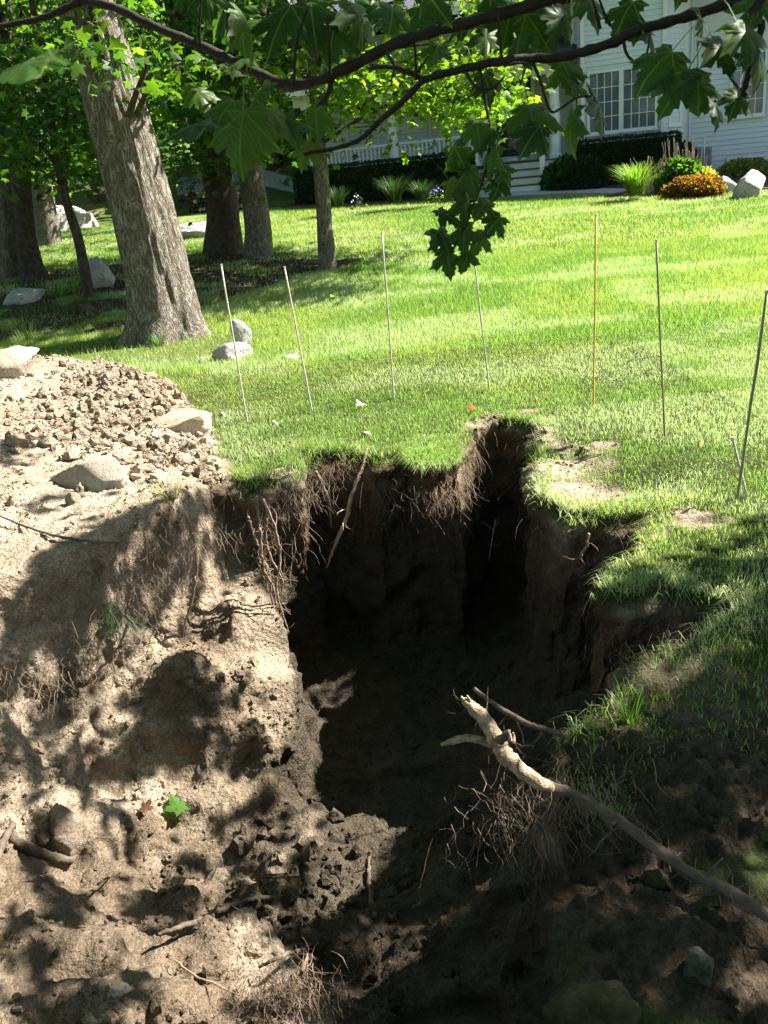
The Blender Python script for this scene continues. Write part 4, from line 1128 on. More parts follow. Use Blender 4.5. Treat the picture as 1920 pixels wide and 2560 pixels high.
# ------------------------------------------------------------------ the near maple: boughs across the top of the view, crown out of frame
MAP = empty('overhanging_maple', (3.6, .2, 0), 0, label='maple whose dark boughs and lobed leaves hang across the top of the view', cat='tree')
def lk(name, me_or_mb, mat):
    o = me_or_mb if not isinstance(me_or_mb, bpy.types.Mesh) else link(name, me_or_mb, M[mat])
    return o
def wpart(o):                            # parent in place
    o.parent = MAP; o.matrix_parent_inverse = Matrix.Translation((-3.6, -.2, 0)); return o
tp = [np.array(p) for p in [(3.6, .2, -.2), (3.6, .2, .2), (3.55, .25, 1.5), (3.5, .4, 3.2), (3.7, .8, 5.0), (4.0, 1.2, 7.5)]]
wpart(link('trunk', trunk_mesh(tp, [.26, .22, .18, .15, .1, .05], 40, 90, .02, [(0, .15, .25, .5), (2, .15, .25, .5), (4, .15, .25, .5)], 61), M['bark']))
BR = {}
def bough(name, pts, w0, w1, mat='twig_bark', part='bough', seg=10, knob=True):
    P = smooth_path(pts, max(8, len(pts)*6))
    m = len(P)
    r = np.linspace(w0, w1, m)*(1+.1*np.sin(np.arange(m)*1.7)+rng.normal(0, .04, m)) if knob else np.linspace(w0, w1, m)
    o = MB().tube(P+rng.normal(0, w1*.12, P.shape), list(r), seg).build(part, M[mat], None, True)
    BR[name] = P
    return wpart(o)
def pp(L, Y0, Y1): return [at(px, py, Y0+(Y1-Y0)*i/(len(L)-1)) for i, (px, py) in enumerate(L)]
A = [np.array((3.52, .35, 3.0)), np.array((2.7, .8, 3.0)), np.array((1.95, 1.15, 2.85)), np.array((1.3, 1.42, 2.6)), at(1800, -200, 1.6)]+pp([(1400, -15), (1250, 35), (1100, 75), (980, 115), (860, 175), (790, 203), (715, 212), (640, 180), (540, 132), (400, 72), (290, 22), (205, 2)], 1.75, 2.35)
bough('A', A, .0125, .009)
bough('A2', pp([(205, 2), (120, 40), (40, 60), (-80, 75)], 2.35, 2.4), .009, .005)
B_ = [np.array((3.5, .5, 2.7)), np.array((2.8, .9, 2.65)), np.array((2.1, 1.25, 2.5)), np.array((1.5, 1.5, 2.35))]+pp([(1960, -62), (1840, 0), (1720, 40), (1610, 72), (1500, 118), (1400, 142), (1290, 148), (1190, 165), (1060, 198)], 1.75, 1.75)
bough('B', B_, .0125, .007)
bough('B2', pp([(1060, 198), (1010, 250), (955, 298), (905, 345), (850, 368), (760, 385)], 1.75, 1.85), .006, .0035)
bough('B3', pp([(1060, 198), (1000, 172), (950, 166), (925, 172)], 1.75, 1.8), .005, .0035)
bough('R1', [np.array((1.5, 1.5, 2.35)), np.array((1.2, 1.56, 2.28))]+pp([(1950, -50), (1905, 70), (1872, 190), (1858, 238)], 1.6, 1.6), .009, .005)
bough('A3', pp([(832, 190), (818, 240), (775, 290), (740, 325), (700, 336), (660, 318), (640, 300)], 2.0, 2.0), .006, .004)
TW = [[(1555, 80), (1565, 130), (1580, 150), (1600, 155), (1615, 140), (1625, 85)], [(1525, 62), (1510, 30), (1495, -10)], [(1500, 70), (1490, 30), (1480, -5)], [(1255, 150), (1250, 100), (1245, 30)], [(1325, 140), (1350, 200), (1375, 275), (1400, 272), (1440, 245), (1480, 240)],
      [(1320, 145), (1310, 180), (1300, 215)], [(1160, 165), (1175, 200), (1200, 222), (1235, 218), (1262, 190)], [(1040, 200), (1038, 130), (1030, 90)], [(1045, 180), (1070, 140)], [(735, 210), (740, 120), (755, 60), (770, 20)], [(825, 190), (822, 100), (818, 40)], [(965, 130), (985, 165), (978, 205)],
      [(500, 110), (498, 60), (505, -10)], [(1855, 240), (1835, 245), (1815, 240)], [(1850, 225), (1830, 200), (1810, 170)], [(1870, 180), (1905, 180), (1940, 178)], [(1260, 165), (1290, 158), (1330, 160)],
      [(1200, 170), (1215, 260), (1225, 350), (1210, 440), (1180, 520), (1150, 590), (1125, 640)], [(1215, 440), (1240, 460)], [(1190, 500), (1130, 520), (1100, 560)], [(1160, 570), (1200, 600)]]
for i, L in enumerate(TW): bough('t%d' % i, pp(L, 1.75, 1.72), 0.0032, .0018, part='twig', seg=6)
# lobed leaves, each its own part: (px, py of the leaf middle, span px, tip angle from straight down, distance, tone)
LV_ = []
def lf(px, py, sz, ang, Y, tone=1.0, face=.5): LV_.append((px, py, sz, ang, Y, tone, face))
for a in [(1500, 275, 190, 20, 1.7), (1425, 325, 170, -15, 1.72), (1330, 290, 190, 10, 1.75), (1330, 340, 150, -30, 1.72), (1420, 185, 150, 15, 1.8), (1445, 215, 120, 40, 1.8), (1640, 165, 200, -40, 1.65), (1690, 225, 210, -35, 1.62), (1745, 225, 200, -10, 1.6), (1790, 270, 140, 10, 1.6), (1805, 130, 180, 30, 1.58), (1870, 90, 190, 20, 1.55),
          (1840, 250, 130, -5, 1.6), (1900, 150, 170, 30, 1.55), (1630, 95, 150, 25, 1.75), (1590, 70, 120, -30, 1.78), (1400, 50, 160, -20, 1.8), (1340, 70, 170, 30, 1.82), (1270, 60, 150, -10, 1.85), (1310, 125, 150, 15, 1.85), (1215, 100, 140, 5, 1.9), (1160, 60, 150, -25, 1.9), (1090, 130, 130, -15, 1.9), (1060, 40, 150, 20, 1.95), (980, 40, 170, -10, 2.0), (1220, 215, 120, 25, 1.8), 
          (900, 50, 180, 15, 2.0), (830, 90, 160, -20, 2.0), (780, 40, 190, 5, 2.0), (700, 60, 230, -25, 1.9), (620, 60, 210, 25, 1.9), (560, 30, 200, -15, 1.95), (600, 150, 130, -30, 2.1), 
          (470, 320, 230, -62, 1.75), (600, 340, 240, -15, 1.7), (690, 290, 180, 60, 1.8), (560, 280, 170, -30, 1.8), (640, 330, 200, 15, 1.75), (720, 320, 150, 20, 1.8), (790, 300, 130, -12, 1.9), (760, 380, 110, -30, 1.9), (500, 240, 130, 15, 1.95), (650, 235, 140, -35, 2.0),
          (50, 170, 330, -50, .85), (1240, 10, 160, 10, 1.9), (1480, 10, 150, 20, 1.85), (1560, 40, 150, -25, 1.8), (1760, 60, 130, 20, 1.7), (1890, 20, 180, -10, 1.6)]:
    lf(*a)
for a in [(1195, 330, 130, 10), (1150, 395, 125, 25), (1225, 400, 125, -20), (1180, 450, 130, 5), (1245, 470, 120, -25), (1120, 540, 120, 40), (1165, 520, 130, 10), (1205, 520, 120, -15), (1235, 560, 105, -35), (1110, 600, 130, 25), (1160, 590, 130, 0), (1120, 650, 120, 18), (1165, 650, 125, -12), (1195, 600, 100, -30), (1090, 590, 90, 55), (1140, 470, 110, 30), (1215, 350, 100, -35), (1255, 430, 90, -50)]:
    lf(*a, 1.72, .8, .8)
t = NT('near_leaf')                      # blade with pale veins
a_ = t.n('ShaderNodeAttribute'); a_.attribute_name = 'Col'
tc = t.n('ShaderNodeTexCoord'); sx = t.n('ShaderNodeSeparateXYZ'); t.l(tc.outputs['Object'], sx.inputs[0])
def mth(op, a, b=None):
    n_ = t.n('ShaderNodeMath', operation=op)
    for i, v in enumerate((a, b)):
        if v is None: continue
        if hasattr(v, 'is_output'): t.l(v, n_.inputs[i])
        else: n_.inputs[i].default_value = v
    return n_.outputs[0]
axx = mth('ABSOLUTE', sx.outputs[0]); yy = mth('SUBTRACT', sx.outputs[1], .1)
dist_ = axx
for ang in (50, 98):
    ca, sa = math.cos(math.radians(ang)), math.sin(math.radians(ang))
    dist_ = mth('MINIMUM', dist_, mth('ABSOLUTE', mth('SUBTRACT', mth('MULTIPLY', axx, ca), mth('MULTIPLY', yy, sa))))
wv = t.n('ShaderNodeTexWave'); wv.inputs['Scale'].default_value = 7; wv.inputs['Distortion'].default_value = 2.5; wv.bands_direction = 'DIAGONAL'
t.l(tc.outputs['Object'], wv.inputs['Vector'])
vein = t.ramp(dist_, [(0.004, (1, 1, 1)), (0.02, (0, 0, 0))])
c = t.mix(a_.outputs[0], t.ramp(wv.outputs[0], [(0.2, (.85, .87, .85)), (.9, (1.12, 1.1, 1.1))]), 1.0, 'MULTIPLY')
oi = t.n('ShaderNodeObjectInfo')
c = t.mix(c, t.ramp(oi.outputs['Random'], [(0, (.75, .82, .8)), (.5, (1, 1, 1)), (1, (1.35, 1.2, .9))]), 1.0, 'MULTIPLY')
nz_ = t.noise(9, 3)
c = t.mix(c, (.13, .09, .03), t.ramp(nz_.outputs[0], [(.68, (0, 0, 0)), (.74, (.6, .6, .6))]))
c = t.mix(c, (.1, .15, .045), vein)
p_ = t.principled(c, .45, t.bump(dist_, .5, .01), .3)
tr_ = t.n('ShaderNodeBsdfTranslucent'); t.l(t.mix(c, (1.6, 1.7, .4), 1.0, 'MULTIPLY'), tr_.inputs[0])
mx_ = t.n('ShaderNodeMixShader'); mx_.inputs[0].default_value = .5; t.l(p_.outputs[0], mx_.inputs[1]); t.l(tr_.outputs[0], mx_.inputs[2])
M['near_leaf'] = t.done(mx_)
leaf_meshes = {}
for k in range(5):
    V, T = leaf_shape(LEAF_HI, .25+.5*k/4, .1+.16*k, .35*(k-2)/2)
    V[:, 0] *= 1+.06*(k-2)
    pet = np.array([[-.012, 0.09, 0], [.012, .09, 0], [.008, -.25, .06], [-.008, -.25, .06], [-.006, -.55, .03], [.006, -.55, .03]])
    n0 = len(V); V = np.r_[V, pet]; T = np.r_[T, np.array([[0, 1, 2], [0, 2, 3], [3, 2, 5], [3, 5, 4]])+n0]
    for q_ in range(3):
        base = np.array([[.032, .078, .013], [.044, .095, .014], [.026, .064, .012]][q_])
        col = np.tile(base, (len(V), 1))*(1+.12*fbm(V*3+k, 2, k))[:, None]
        col[n0:] = [.14, .05, .02]
        me_ = tri_mesh('leaf', V, T, True, col); me_.materials.append(M['near_leaf'])
        leaf_meshes[k, q_] = me_
hang = np.array([0, 0, -1.])
def put_leaf(px, py, sz, ang, Y, tone, face):
    o = link('leaf', leaf_meshes[int(rng.integers(0, 5)), int(rng.integers(0, 3))])
    a = math.radians(ang+rng.normal(0, 8))
    tip = unit(-_u*math.cos(a)+_r*math.sin(a)+_f*rng.normal(-.1, .3))
    nr = unit(-_f*face+np.array([0, 0, 1])*rng.uniform(.3, 1.0)+rng.normal(0, .3, 3))
    side = unit(np.cross(tip, nr)); nr = np.cross(side, tip)
    S_ = sz/F*Y*.68
    c = at(px, py, Y)-tip*S_*.45
    o.matrix_world = Matrix(((side[0]*S_, tip[0]*S_, nr[0]*S_, c[0]), (side[1]*S_, tip[1]*S_, nr[1]*S_, c[1]), (side[2]*S_, tip[2]*S_, nr[2]*S_, c[2]), (0, 0, 0, 1)))
    mw = o.matrix_world.copy()
    o.parent = MAP; o.matrix_parent_inverse = Matrix.Translation((-3.6, -.2, 0)); o.matrix_world = mw
    o.matrix_basis = mw
    return c
for a in LV_: put_leaf(*a)
# more leaves filling the band along the boughs
for k in range(60):
    x = rng.uniform(-60, 1980); y = rng.uniform(-260, 40 if 480 < x < 1150 else -70)
    put_leaf(x, y, rng.uniform(110, 190), rng.normal(0, 40), rng.uniform(1.6, 2.3), 1, .5)
for k in range(10):
    put_leaf(rng.uniform(440, 1000), rng.uniform(-20, 90), rng.uniform(110, 180), rng.normal(0, 35), rng.uniform(1.9, 2.5), 1, .5)
# out-of-frame crown of the same tree
c1 = shade_leaves([(.45, 3.15), (1.0, 2.9), (1.7, 3.2), (3.4, 3.7), (3.4, -2), (-.6, -2), (-.3, 1.3), (.1, 2.0), (.3, 2.7)], 3.2, 3.4, 6.5, .12, n_each=26, holes=[(.62, 2.6, .15), (.95, 2.85, .1), (1.5, 1.9, .1)])
c1b = shade_leaves([(.45, 2.55), (1.2, 2.75), (3.4, 3.2), (3.4, -2), (-.6, -2), (-.3, 1.3), (.1, 2.0)], 3.0, 3.4, 6.5, .12, n_each=26, holes=[(.62, 2.45, .13), (1.5, 1.9, .1)])
c1c = shade_leaves([(1.5, 3.2), (1.6, 3.55), (2.7, 4.2), (2.8, 3.0), (1.4, 2.7)], 2.2, 4, 7, .12, n_each=26)
def shade_blob(P, r, lai, t0, t1):       # leaf clusters standing up-sun of a point
    n = max(1, int(round(lai*math.pi*r*r/(.38*.12*.12)/26)))
    q = P+rng.normal(0, .45, (n, 3))*r
    return q+S*rng.uniform(t0, t1, (n, 1))
blobs = []
for (px, py, r, lai) in [(250, 1430, .24, 1.8), (370, 1400, .2, 1.6), (480, 1330, .2, 1.6), (170, 1520, .2, 1.4), (660, 1590, .09, 1.6), (420, 1680, .17, 1.7), (520, 1740, .17, 1.8), (380, 1800, .2, 1.8), (560, 1850, .1, 1.4), (300, 1930, .18, 1.8), (180, 1870, .18, 1.7), (60, 1700, .3, 2.0), (40, 1900, .2, 1.5), (480, 2170, .15, 1.9), (380, 2230, .17, 1.9), (560, 2230, .15, 1.9), (620, 2130, .1, 1.6),
        (130, 2230, .17, 1.8), (30, 2330, .12, 1.6), (160, 2470, .12, 1.5), (260, 2450, .08, 1.2), (60, 2520, .1, 1.7), (20, 1130, .22, 1.4), (120, 1230, .2, 1.3), (60, 1180, .16, 1.2), (20, 1060, .15, 1.0), (1000, 2250, .25, 1.8), (900, 2450, .22, 1.8), (1100, 2450, .25, 2), (1840, 1410, .12, 1.2), (560, 1560, .06, 1.0), (330, 1570, .1, 1.2), (620, 1700, .08, 1.5), (450, 1560, .1, 1.2), (240, 1720, .14, 1.7), (330, 1700, .1, 1.2), (250, 2080, .12, 1.3), (60, 2080, .16, 1.6), (700, 2300, .12, 1.7), (780, 2240, .14, 1.8), (250, 2270, .12, 1.7), (600, 2350, .1, 1.5), (800, 2400, .14, 1.8), (850, 2550, .16, 1.8), (420, 2290, .1, 1.4), (30, 2430, .1, 1.3), (110, 2560, .12, 1.6), (300, 1330, .12, .9), (500, 1450, .12, 1.3), (540, 1950, .07, 1.2), (640, 2060, .06, 1.2), (800, 1730, .12, 2.2), (770, 1700, .1, 2.2), (850, 1760, .1, 2.2), (350, 1330, .14, 1.3), (560, 1330, .12, 1.6), (590, 1400, .1, 1.4), (1600, 1750, .2, 2), (1750, 1750, .2, 2), (1850, 1850, .2, 2), (1600, 1850, .15, 2), (1750, 1620, .1, 1.2)]:
    blobs.append(shade_blob(hit(px, py), r*.9, lai*1.7, 5.0, 7.5))
for (px, py) in [(1200, 380), (1170, 470), (1150, 560), (1140, 640), (1220, 440), (1210, 540)]:
    blobs.append(shade_blob(at(px, py, 1.72), .1, 2.6, 2.2, 4.0))
for (px, py) in [(700, 60), (900, 80), (1330, 290), (1720, 230), (1870, 90), (620, 340), (60, 170)]:
    blobs.append(shade_blob(at(px, py, 1.8), .1, 1.7, 2.0, 3.6))
nb_ = sum(len(b) for b in blobs); cl = np.concatenate([c1, c1b, c1c]+blobs)
isb = np.r_[np.zeros(len(cl)-nb_, bool), np.ones(nb_, bool)]
lit = [(on(1170, 1755, .3), .1), (on(1225, 1840, .22), .1), (on(1290, 1920, .12), .08), (on(1130, 1855, .21), .07), (hit(1680, 1660), .07), (hit(1720, 1655), .06), (hit(1700, 2290), .06), (hit(1600, 1790), .05), (hit(1480, 1820), .05), (hit(700, 1520), .07), (hit(712, 1700), .06), (hit(420, 1590), .07), (hit(330, 1640), .06), (hit(510, 1590), .06), (hit(480, 2010), .1), (hit(360, 2060), .08), (hit(600, 1980), .07),
       (hit(820, 2080), .07), (hit(650, 2180), .05), (hit(480, 2480), .12), (hit(620, 2470), .1), (hit(250, 2380), .08), (hit(720, 2500), .08), (hit(560, 2540), .1), (hit(245, 1190), .25), (hit(470, 1070), .2), (hit(330, 1120), .2), (hit(150, 1050), .2), (hit(1850, 2200), .05), (hit(1800, 1590), .04)]
for L_, r_ in lit:                        # sun reaches these through gaps in the crown
    v = cl-L_; tt = v@S
    dist_l = np.linalg.norm(v-tt[:, None]*S, axis=1)
    kp = ~((tt > 0) & (dist_l < r_+.1)); cl = cl[kp]; isb = isb[kp]
V, T, C = join([leaf_cloud(cl[~isb], 26, .17, .12, SH_LO, tilt=.5), leaf_cloud(cl[isb], 26, .1, .12, SH_LO, tilt=.5)])
o = link('crown', tri_mesh('crown', V, T, True, C), M['leaf']); wpart(o); tag(o, kind='stuff')
for i in rng.permutation(len(cl))[:60]:
    c = cl[i]; a = tp[3]+(tp[5]-tp[3])*np.clip((c[2]-2.8)/4, 0, 1)
    wpart(MB().tube(smooth_path([a, (a+c)/2+np.array([0, 0, .3]), c], 8), list(np.linspace(.03, .004, 8)), 6).build('limb', M['dark_bark'], None, True))

# unseen trees added round the viewer to close off most of the sky
def off_tree(name, label, foot, top, r, cl, seed):
    z0 = float(lawn_z(*foot))
    e = empty(name, (0, 0, 0), 0, label=label, cat='tree')
    a = np.array([foot[0], foot[1], z0]); b = np.array(top)
    link('trunk', trunk_mesh([a-np.array([0, 0, .2]), a, a+(b-a)*.35, a+(b-a)*.7, b], [r*1.25, r, r*.8, r*.55, r*.2], 24, 60, .02, None, seed), M['bark'], e)
    V, T, C = leaf_cloud(cl, 40, .6, .2, SH_LO)
    tag(link('crown', tri_mesh('crown', V, T, True, C), M['leaf'], e), kind='stuff')
    for i in rng.permutation(len(cl))[:18]:
        s = a+(b-a)*rng.uniform(.5, .9)
        MB().tube(smooth_path([s, (s+cl[i])/2+np.array([0, 0, .4]), cl[i]], 8), list(np.linspace(.05, .01, 8)), 6).build('limb', M['dark_bark'], e, True)
def box_cl(x0, x1, y0, y1, z0, z1, n): return np.c_[rng.uniform(x0, x1, n), rng.uniform(y0, y1, n), rng.uniform(z0, z1, n)]
off_tree('sky_block_tree', 'unseen tall tree added left of the pit to block the sky', (-6.5, 3.5), (-5.6, 3.0, 11), .26, np.r_[box_cl(-9, -1.5, -1, 8, 7, 10.5, 130), box_cl(-9, -6, 1, 9, 2.5, 7, 50)], 71)
off_tree('sky_block_tree', 'unseen tall tree added behind the viewer to block the sky', (-1.5, -4.5), (-1.0, -3.6, 11), .28, np.r_[box_cl(-6, 4, -8, 2.5, 6.5, 10, 130), box_cl(-6, 5, -9, -5, 1.5, 7, 90)], 72)
off_tree('sky_block_tree', 'unseen tall tree added so its crown blocks the sky straight above the pit', (2.2, -2.2), (1.4, .4, 9.5), .22, box_cl(-3.5, 1.8, .5, 6.0, 7.4, 10.5, 90), 73)
off_tree('sky_block_tree', 'unseen tree added right of the viewer to block the sky', (6.5, -2.5), (6.2, -1.5, 10), .24, np.r_[box_cl(3.5, 9.5, -6, .5, 2.5, 9.5, 130)], 74)
off_tree('sky_block_tree', 'broad unseen tree added beyond the left edge to deepen the shade', (-11, 9), (-10.6, 8.4, 12), .3, np.r_[box_cl(-17, -7.5, 5, 15, 2.5, 11, 210)], 75)

# ------------------------------------------------------------------ roots
def root(name, label, pts, rad, mat='root_bark', n=None, cat='root', hairs=0, seg=8, kink=.25, parent=None, part=None, branch=0):
    P = smooth_path(pts, n or max(10, len(pts)*7))
    m = len(P)
    r = np.interp(np.linspace(0, 1, m), np.linspace(0, 1, len(rad)), rad)
    P = P+rng.normal(0, 1, P.shape)*(r*kink)[:, None]
    r = r*(1+rng.normal(0, .05, m)+.12*vnoise(np.c_[np.arange(m)*.35, np.zeros(m)+len(label), np.zeros(m)], 5))
    e = parent or empty(name, P[0], 0, label=label, cat=cat)
    o0 = P[0] if parent is None else np.array(parent.location)
    MB().tube(P-o0, list(r), seg).build(part or 'stem', M[mat], e, True)
    for b in range(branch):
        i = rng.integers(m//6, m-2)
        L = rng.uniform(.05, .16); d_ = unit(rng.normal(0, 1, 3)+np.array([0, 0, -.5]))
        q = [P[i]-o0]
        for s in range(5): d_ = unit(d_+rng.normal(0, .35, 3)); q.append(q[-1]+d_*L/5)
        MB().tube(q, list(np.linspace(r[i]*.45, .0012, 6)), 5).build('rootlet', M[mat], e, True)
    if hairs:
        strands = []
        for h in range(hairs):
            i = rng.integers(0, m); d_ = unit(rng.normal(0, 1, 3)+np.array([0, 0, -.35])); L = rng.uniform(.03, .12)
            q = [P[i]-o0]
            for s in range(4): d_ = unit(d_+rng.normal(0, .45, 3)); q.append(q[-1]+d_*L/4)
            strands.append((np.array(q), .0011))
        hair_mesh(strands, 'root_hair', e)
    return e
def hair_mesh(strands, name, parent, mat='fine_root'):
    K = len(strands[0][0]); n = len(strands)
    P = np.array([s[0] for s in strands]); r = np.array([s[1] for s in strands])
    Vs = []
    for k in range(K):
        for a in range(3):
            an = a*2.094
            taper = 1-.6*k/(K-1)
            Vs.append(P[:, k]+np.c_[np.cos(an)*r*taper, np.sin(an)*r*taper, np.sin(an*2)*r*taper*.6])
    V = np.stack(Vs, 1).reshape(-1, 3)
    T = []
    for k in range(K-1):
        for a in range(3):
            b = (a+1) % 3
            T += [[k*3+a, k*3+b, k*3+3+b], [k*3+a, k*3+3+b, k*3+3+a]]
    T = (np.array(T)[None]+(np.arange(n)*3*K)[:, None, None]).reshape(-1, 3)
    o = link(name, tri_mesh(name, V, T, True), M[mat], parent)
    return tag(o, kind='stuff')
# the big broken root lying over the right bank
LG = [on(1920, 2290, -.05), on(1800, 2215, -.03), on(1700, 2165, -.03), on(1560, 2060, -.02), on(1440, 1990, .02), on(1370, 1965, .06), on(1290, 1920, .12), on(1245, 1870, .17), on(1225, 1820, .22), on(1165, 1750, .30)]
LG = [LG[0]+(LG[0]-LG[1])*2.5]+LG
e = root('broken_root', 'thick broken tree root jutting over the pit from the shaded right bank', LG, [.016, .015, .0145, .014, .014, .0145, .018, .019, .019, .018, .016], 'root_bark', 70, hairs=160, seg=16, kink=.04, branch=9)
root('', '', [on(1375, 1965, .09), on(1330, 1945, .13), on(1270, 1895, .175), on(1243, 1850, .215), on(1215, 1805, .26), on(1190, 1775, .295), on(1160, 1752, .325)], [.016, .0195, .0225, .0215, .0195, .018, .009], 'peeled_wood', 50, parent=e, part='peeled_end', seg=14, kink=.08)
root('', '', [on(1232, 1862, .19), on(1200, 1850, .21), on(1170, 1845, .22), on(1135, 1852, .22), on(1102, 1862, .21)], [.012, .011, .011, .01, .004], 'peeled_wood', 26, parent=e, part='fork', seg=10, kink=.08)
root('', '', [on(1250, 1850, .24), on(1268, 1835, .27), on(1275, 1825, .28)], [.014, .01, .003], 'root_bark', 12, parent=e, part='splinter', seg=8)
for (px, py, z, a) in [(1160, 1752, .325, -14), (1168, 1748, .33, 0), (1262, 1838, .27, 18), (1270, 1845, .26, 26)]:
    p0 = on(px+14, py+14, z-.02); p1_ = on(px+a*.5, py-9-abs(a)*.15, z+.012)
    root('', '', [p0, (p0+p1_)/2+rng.normal(0, .003, 3), p1_], [.007, .006, .0025], 'peeled_wood', 8, parent=e, part='splinter', seg=5, kink=.1)
root('dead_stick', 'long thin dead stick leaning out over the pit above the broken root', [on(1185, 1722, .1), on(1250, 1770, .08), on(1320, 1810, .05), on(1360, 1822, .03), on(1420, 1845, -.03)], [.006, .008, .009, .009, .006], 'root_bark', 34, cat='stick', kink=.15, branch=5)
root('hanging_root', 'single pale root hanging from the turf lip over the dark pit', [at(918, 1120, 5.42), at(905, 1170, 5.36), at(880, 1235, 5.3), at(868, 1290, 5.27), at(845, 1345, 5.25), at(828, 1390, 5.25), at(816, 1420, 5.25)], [.006, .012, .013, .014, .012, .01, .004], 'peeled_wood', 44, kink=.2, branch=4)
BH = [[(668, 1230), (670, 1290), (664, 1340), (680, 1400), (705, 1450), (700, 1500), (688, 1545)], [(640, 1240), (648, 1310), (650, 1380), (672, 1430), (680, 1500), (690, 1560)], [(660, 1250), (690, 1330), (700, 1400), (690, 1470), (715, 1560), (722, 1582)], [(620, 1290), (640, 1350), (665, 1420), (668, 1480)], [(650, 1320), (660, 1420), (685, 1475), (690, 1530)]]
e = empty('root_bundle', at(660, 1230, 4.75), 0, label='bundle of tangled pale roots hanging down the pit edge beside the lit bank', cat='roots')
for i, L in enumerate(BH):
    root('', '', [at(px, py, 4.72-.004*j-.03*i) for j, (px, py) in enumerate(L)], [.009, .008, .007, .006, .003], 'fine_root', 40, parent=e, part='root', kink=.35, branch=7, hairs=20)
for lab, L, Y, w in [('short kinked roots hanging below the grass lip left of the single root', [(735, 1240), (748, 1290), (755, 1310), (765, 1325)], 5.15, .006), ('rooty soil strand hanging beside the reddish lip', [(790, 1180), (815, 1235), (825, 1275), (828, 1320)], 5.35, .012),
                     ('long thin root draped down the lit left bank', [(462, 1280), (485, 1350), (492, 1420), (480, 1500), (462, 1560), (450, 1632)], 4.35, .009), ('thin root crossing the left bank diagonally', [(318, 1560), (300, 1610), (262, 1660), (205, 1715)], 3.55, .006),
                     ('curled pale root poking from the right pit wall', [(1470, 1335), (1468, 1360), (1455, 1385), (1452, 1398), (1465, 1412)], 3.95, .007), ('faint root hanging down the shaded right wall', [(1240, 1300), (1230, 1350), (1222, 1400)], 5.2, .004),
                     ('short root stub hanging under the left bank overhang', [(362, 1330), (366, 1400), (358, 1460)], 4.25, .006), ('bent root at the foot of the left overhang', [(320, 1460), (322, 1500), (312, 1540)], 3.95, .009)]:
    root('hanging_root', lab, [at(px, py, Y) for px, py in L], [w, w*.9, w*.5], 'fine_root', 30, kink=.3, branch=3)
def groot(name, label, pxs, lift, rad, mat='root_bark', **kw):          # lying on the soil
    pts = []
    for (px, py) in pxs:
        p = hit(px, py); pts.append(p+np.array([0, 0, lift*.6])+unit(EYE-p)*lift*.5)
    return root(name, label, pts, rad, mat, **kw)
groot('long_twig', 'long thin twig lying across the spoil slope at the left edge', [(-20, 1290), (60, 1325), (150, 1352), (230, 1365), (310, 1365)], .04, [.004, .006, .007, .008, .006], cat='twig', branch=2)
groot('buried_root', 'curving exposed root below the big dark clods near the pit floor', [(400, 2355), (480, 2330), (560, 2290), (640, 2265), (735, 2258)], .06, [.006, .011, .012, .01, .007], branch=6)
groot('upright_stick', 'upright broken stick standing from the pit floor', [(935, 2290), (925, 2230), (922, 2150), (923, 2075)], .0, [.014, .011, .01, .007], branch=4)
P_ = on(935, 2290, -1.3); 
groot('buried_root', 'exposed root crossing the bottom centre of the soil', [(650, 2430), (720, 2400), (790, 2370), (860, 2320)], .04, [.005, .008, .009, .006], branch=5)
groot('forked_root', 'pale forked root lying on the sunny near heap at the bottom', [(650, 2510), (700, 2485), (740, 2470), (760, 2440), (772, 2400)], .05, [.012, .011, .009, .007, .003], 'fine_root', branch=8, hairs=120)
groot('forked_root', 'matted pale rootlets spread beside the forked root', [(690, 2500), (730, 2500), (775, 2490), (778, 2520)], .05, [.008, .008, .006, .003], 'fine_root', branch=6, hairs=160)
groot('thin_root', 'thin root trailing over the near soil heap', [(440, 2410), (490, 2450), (540, 2470), (600, 2500)], .03, [.003, .004, .004, .002], 'fine_root', branch=2)
groot('log_end', 'grey-brown log end sticking out of the bank at the left edge', [(30, 2110), (90, 2140), (150, 2160), (190, 2165)], .05, [.021, .02, .018, .013], 'root_bark', cat='log', seg=12, kink=.06)
groot('log_end', 'dark leaning stub at the left edge above the grey log end', [(-10, 2200), (15, 2130), (40, 2085)], .08, [.016, .015, .012], 'root_bark', cat='log', seg=12, kink=.06)
groot('thin_root', 'short stick lying at the foot of the dark clods', [(250, 2225), (285, 2200)], .05, [.006, .005, .003], branch=0)
# overhanging flap of turf and soil left of the notch
IV, IT = ICO[4]
fl = IV*np.array([.16, .3, .14]); fl[:, 2] = np.minimum(fl[:, 2], .03)
fl = fl*(1+.22*fbm(IV*2.2, 3, 101)+.12*np.clip(1-worley(IV*4+3, 102), -1, 1))[:, None]
fl[:, 0] *= np.where(fl[:, 2] < 0, 1+fl[:, 2]*2.2, 1)
fl[:, 2] = np.where(fl[:, 2] < 0, fl[:, 2]*1.35, fl[:, 2])
tfp = on(1085, 1160, -.03)+np.array([0, .16, .0])
flo = link('turf_flap', tri_mesh('turf_flap', fl, IT, True, lerp(np.tile(red_soil*1.8, (len(fl), 1)), np.tile(top_soil, (len(fl), 1)), sstep(-.1, 0, fl[:, 2]))), M['soil']); flo.location = tfp
tag(flo, 'clump of turf and rooty soil overhanging the pit just left of the notch', 'turf')
n = 2600
a_ = rng.uniform(0, 2*math.pi, n); r_ = np.sqrt(rng.random(n))
gx_ = np.cos(a_)*r_*.17; gy_ = np.sin(a_)*r_*.3
out_d = unit(np.c_[gx_, gy_-.12])
FLG = (gx_+tfp[0], gy_+tfp[1], tfp[2]+.02-.03*r_, out_d)
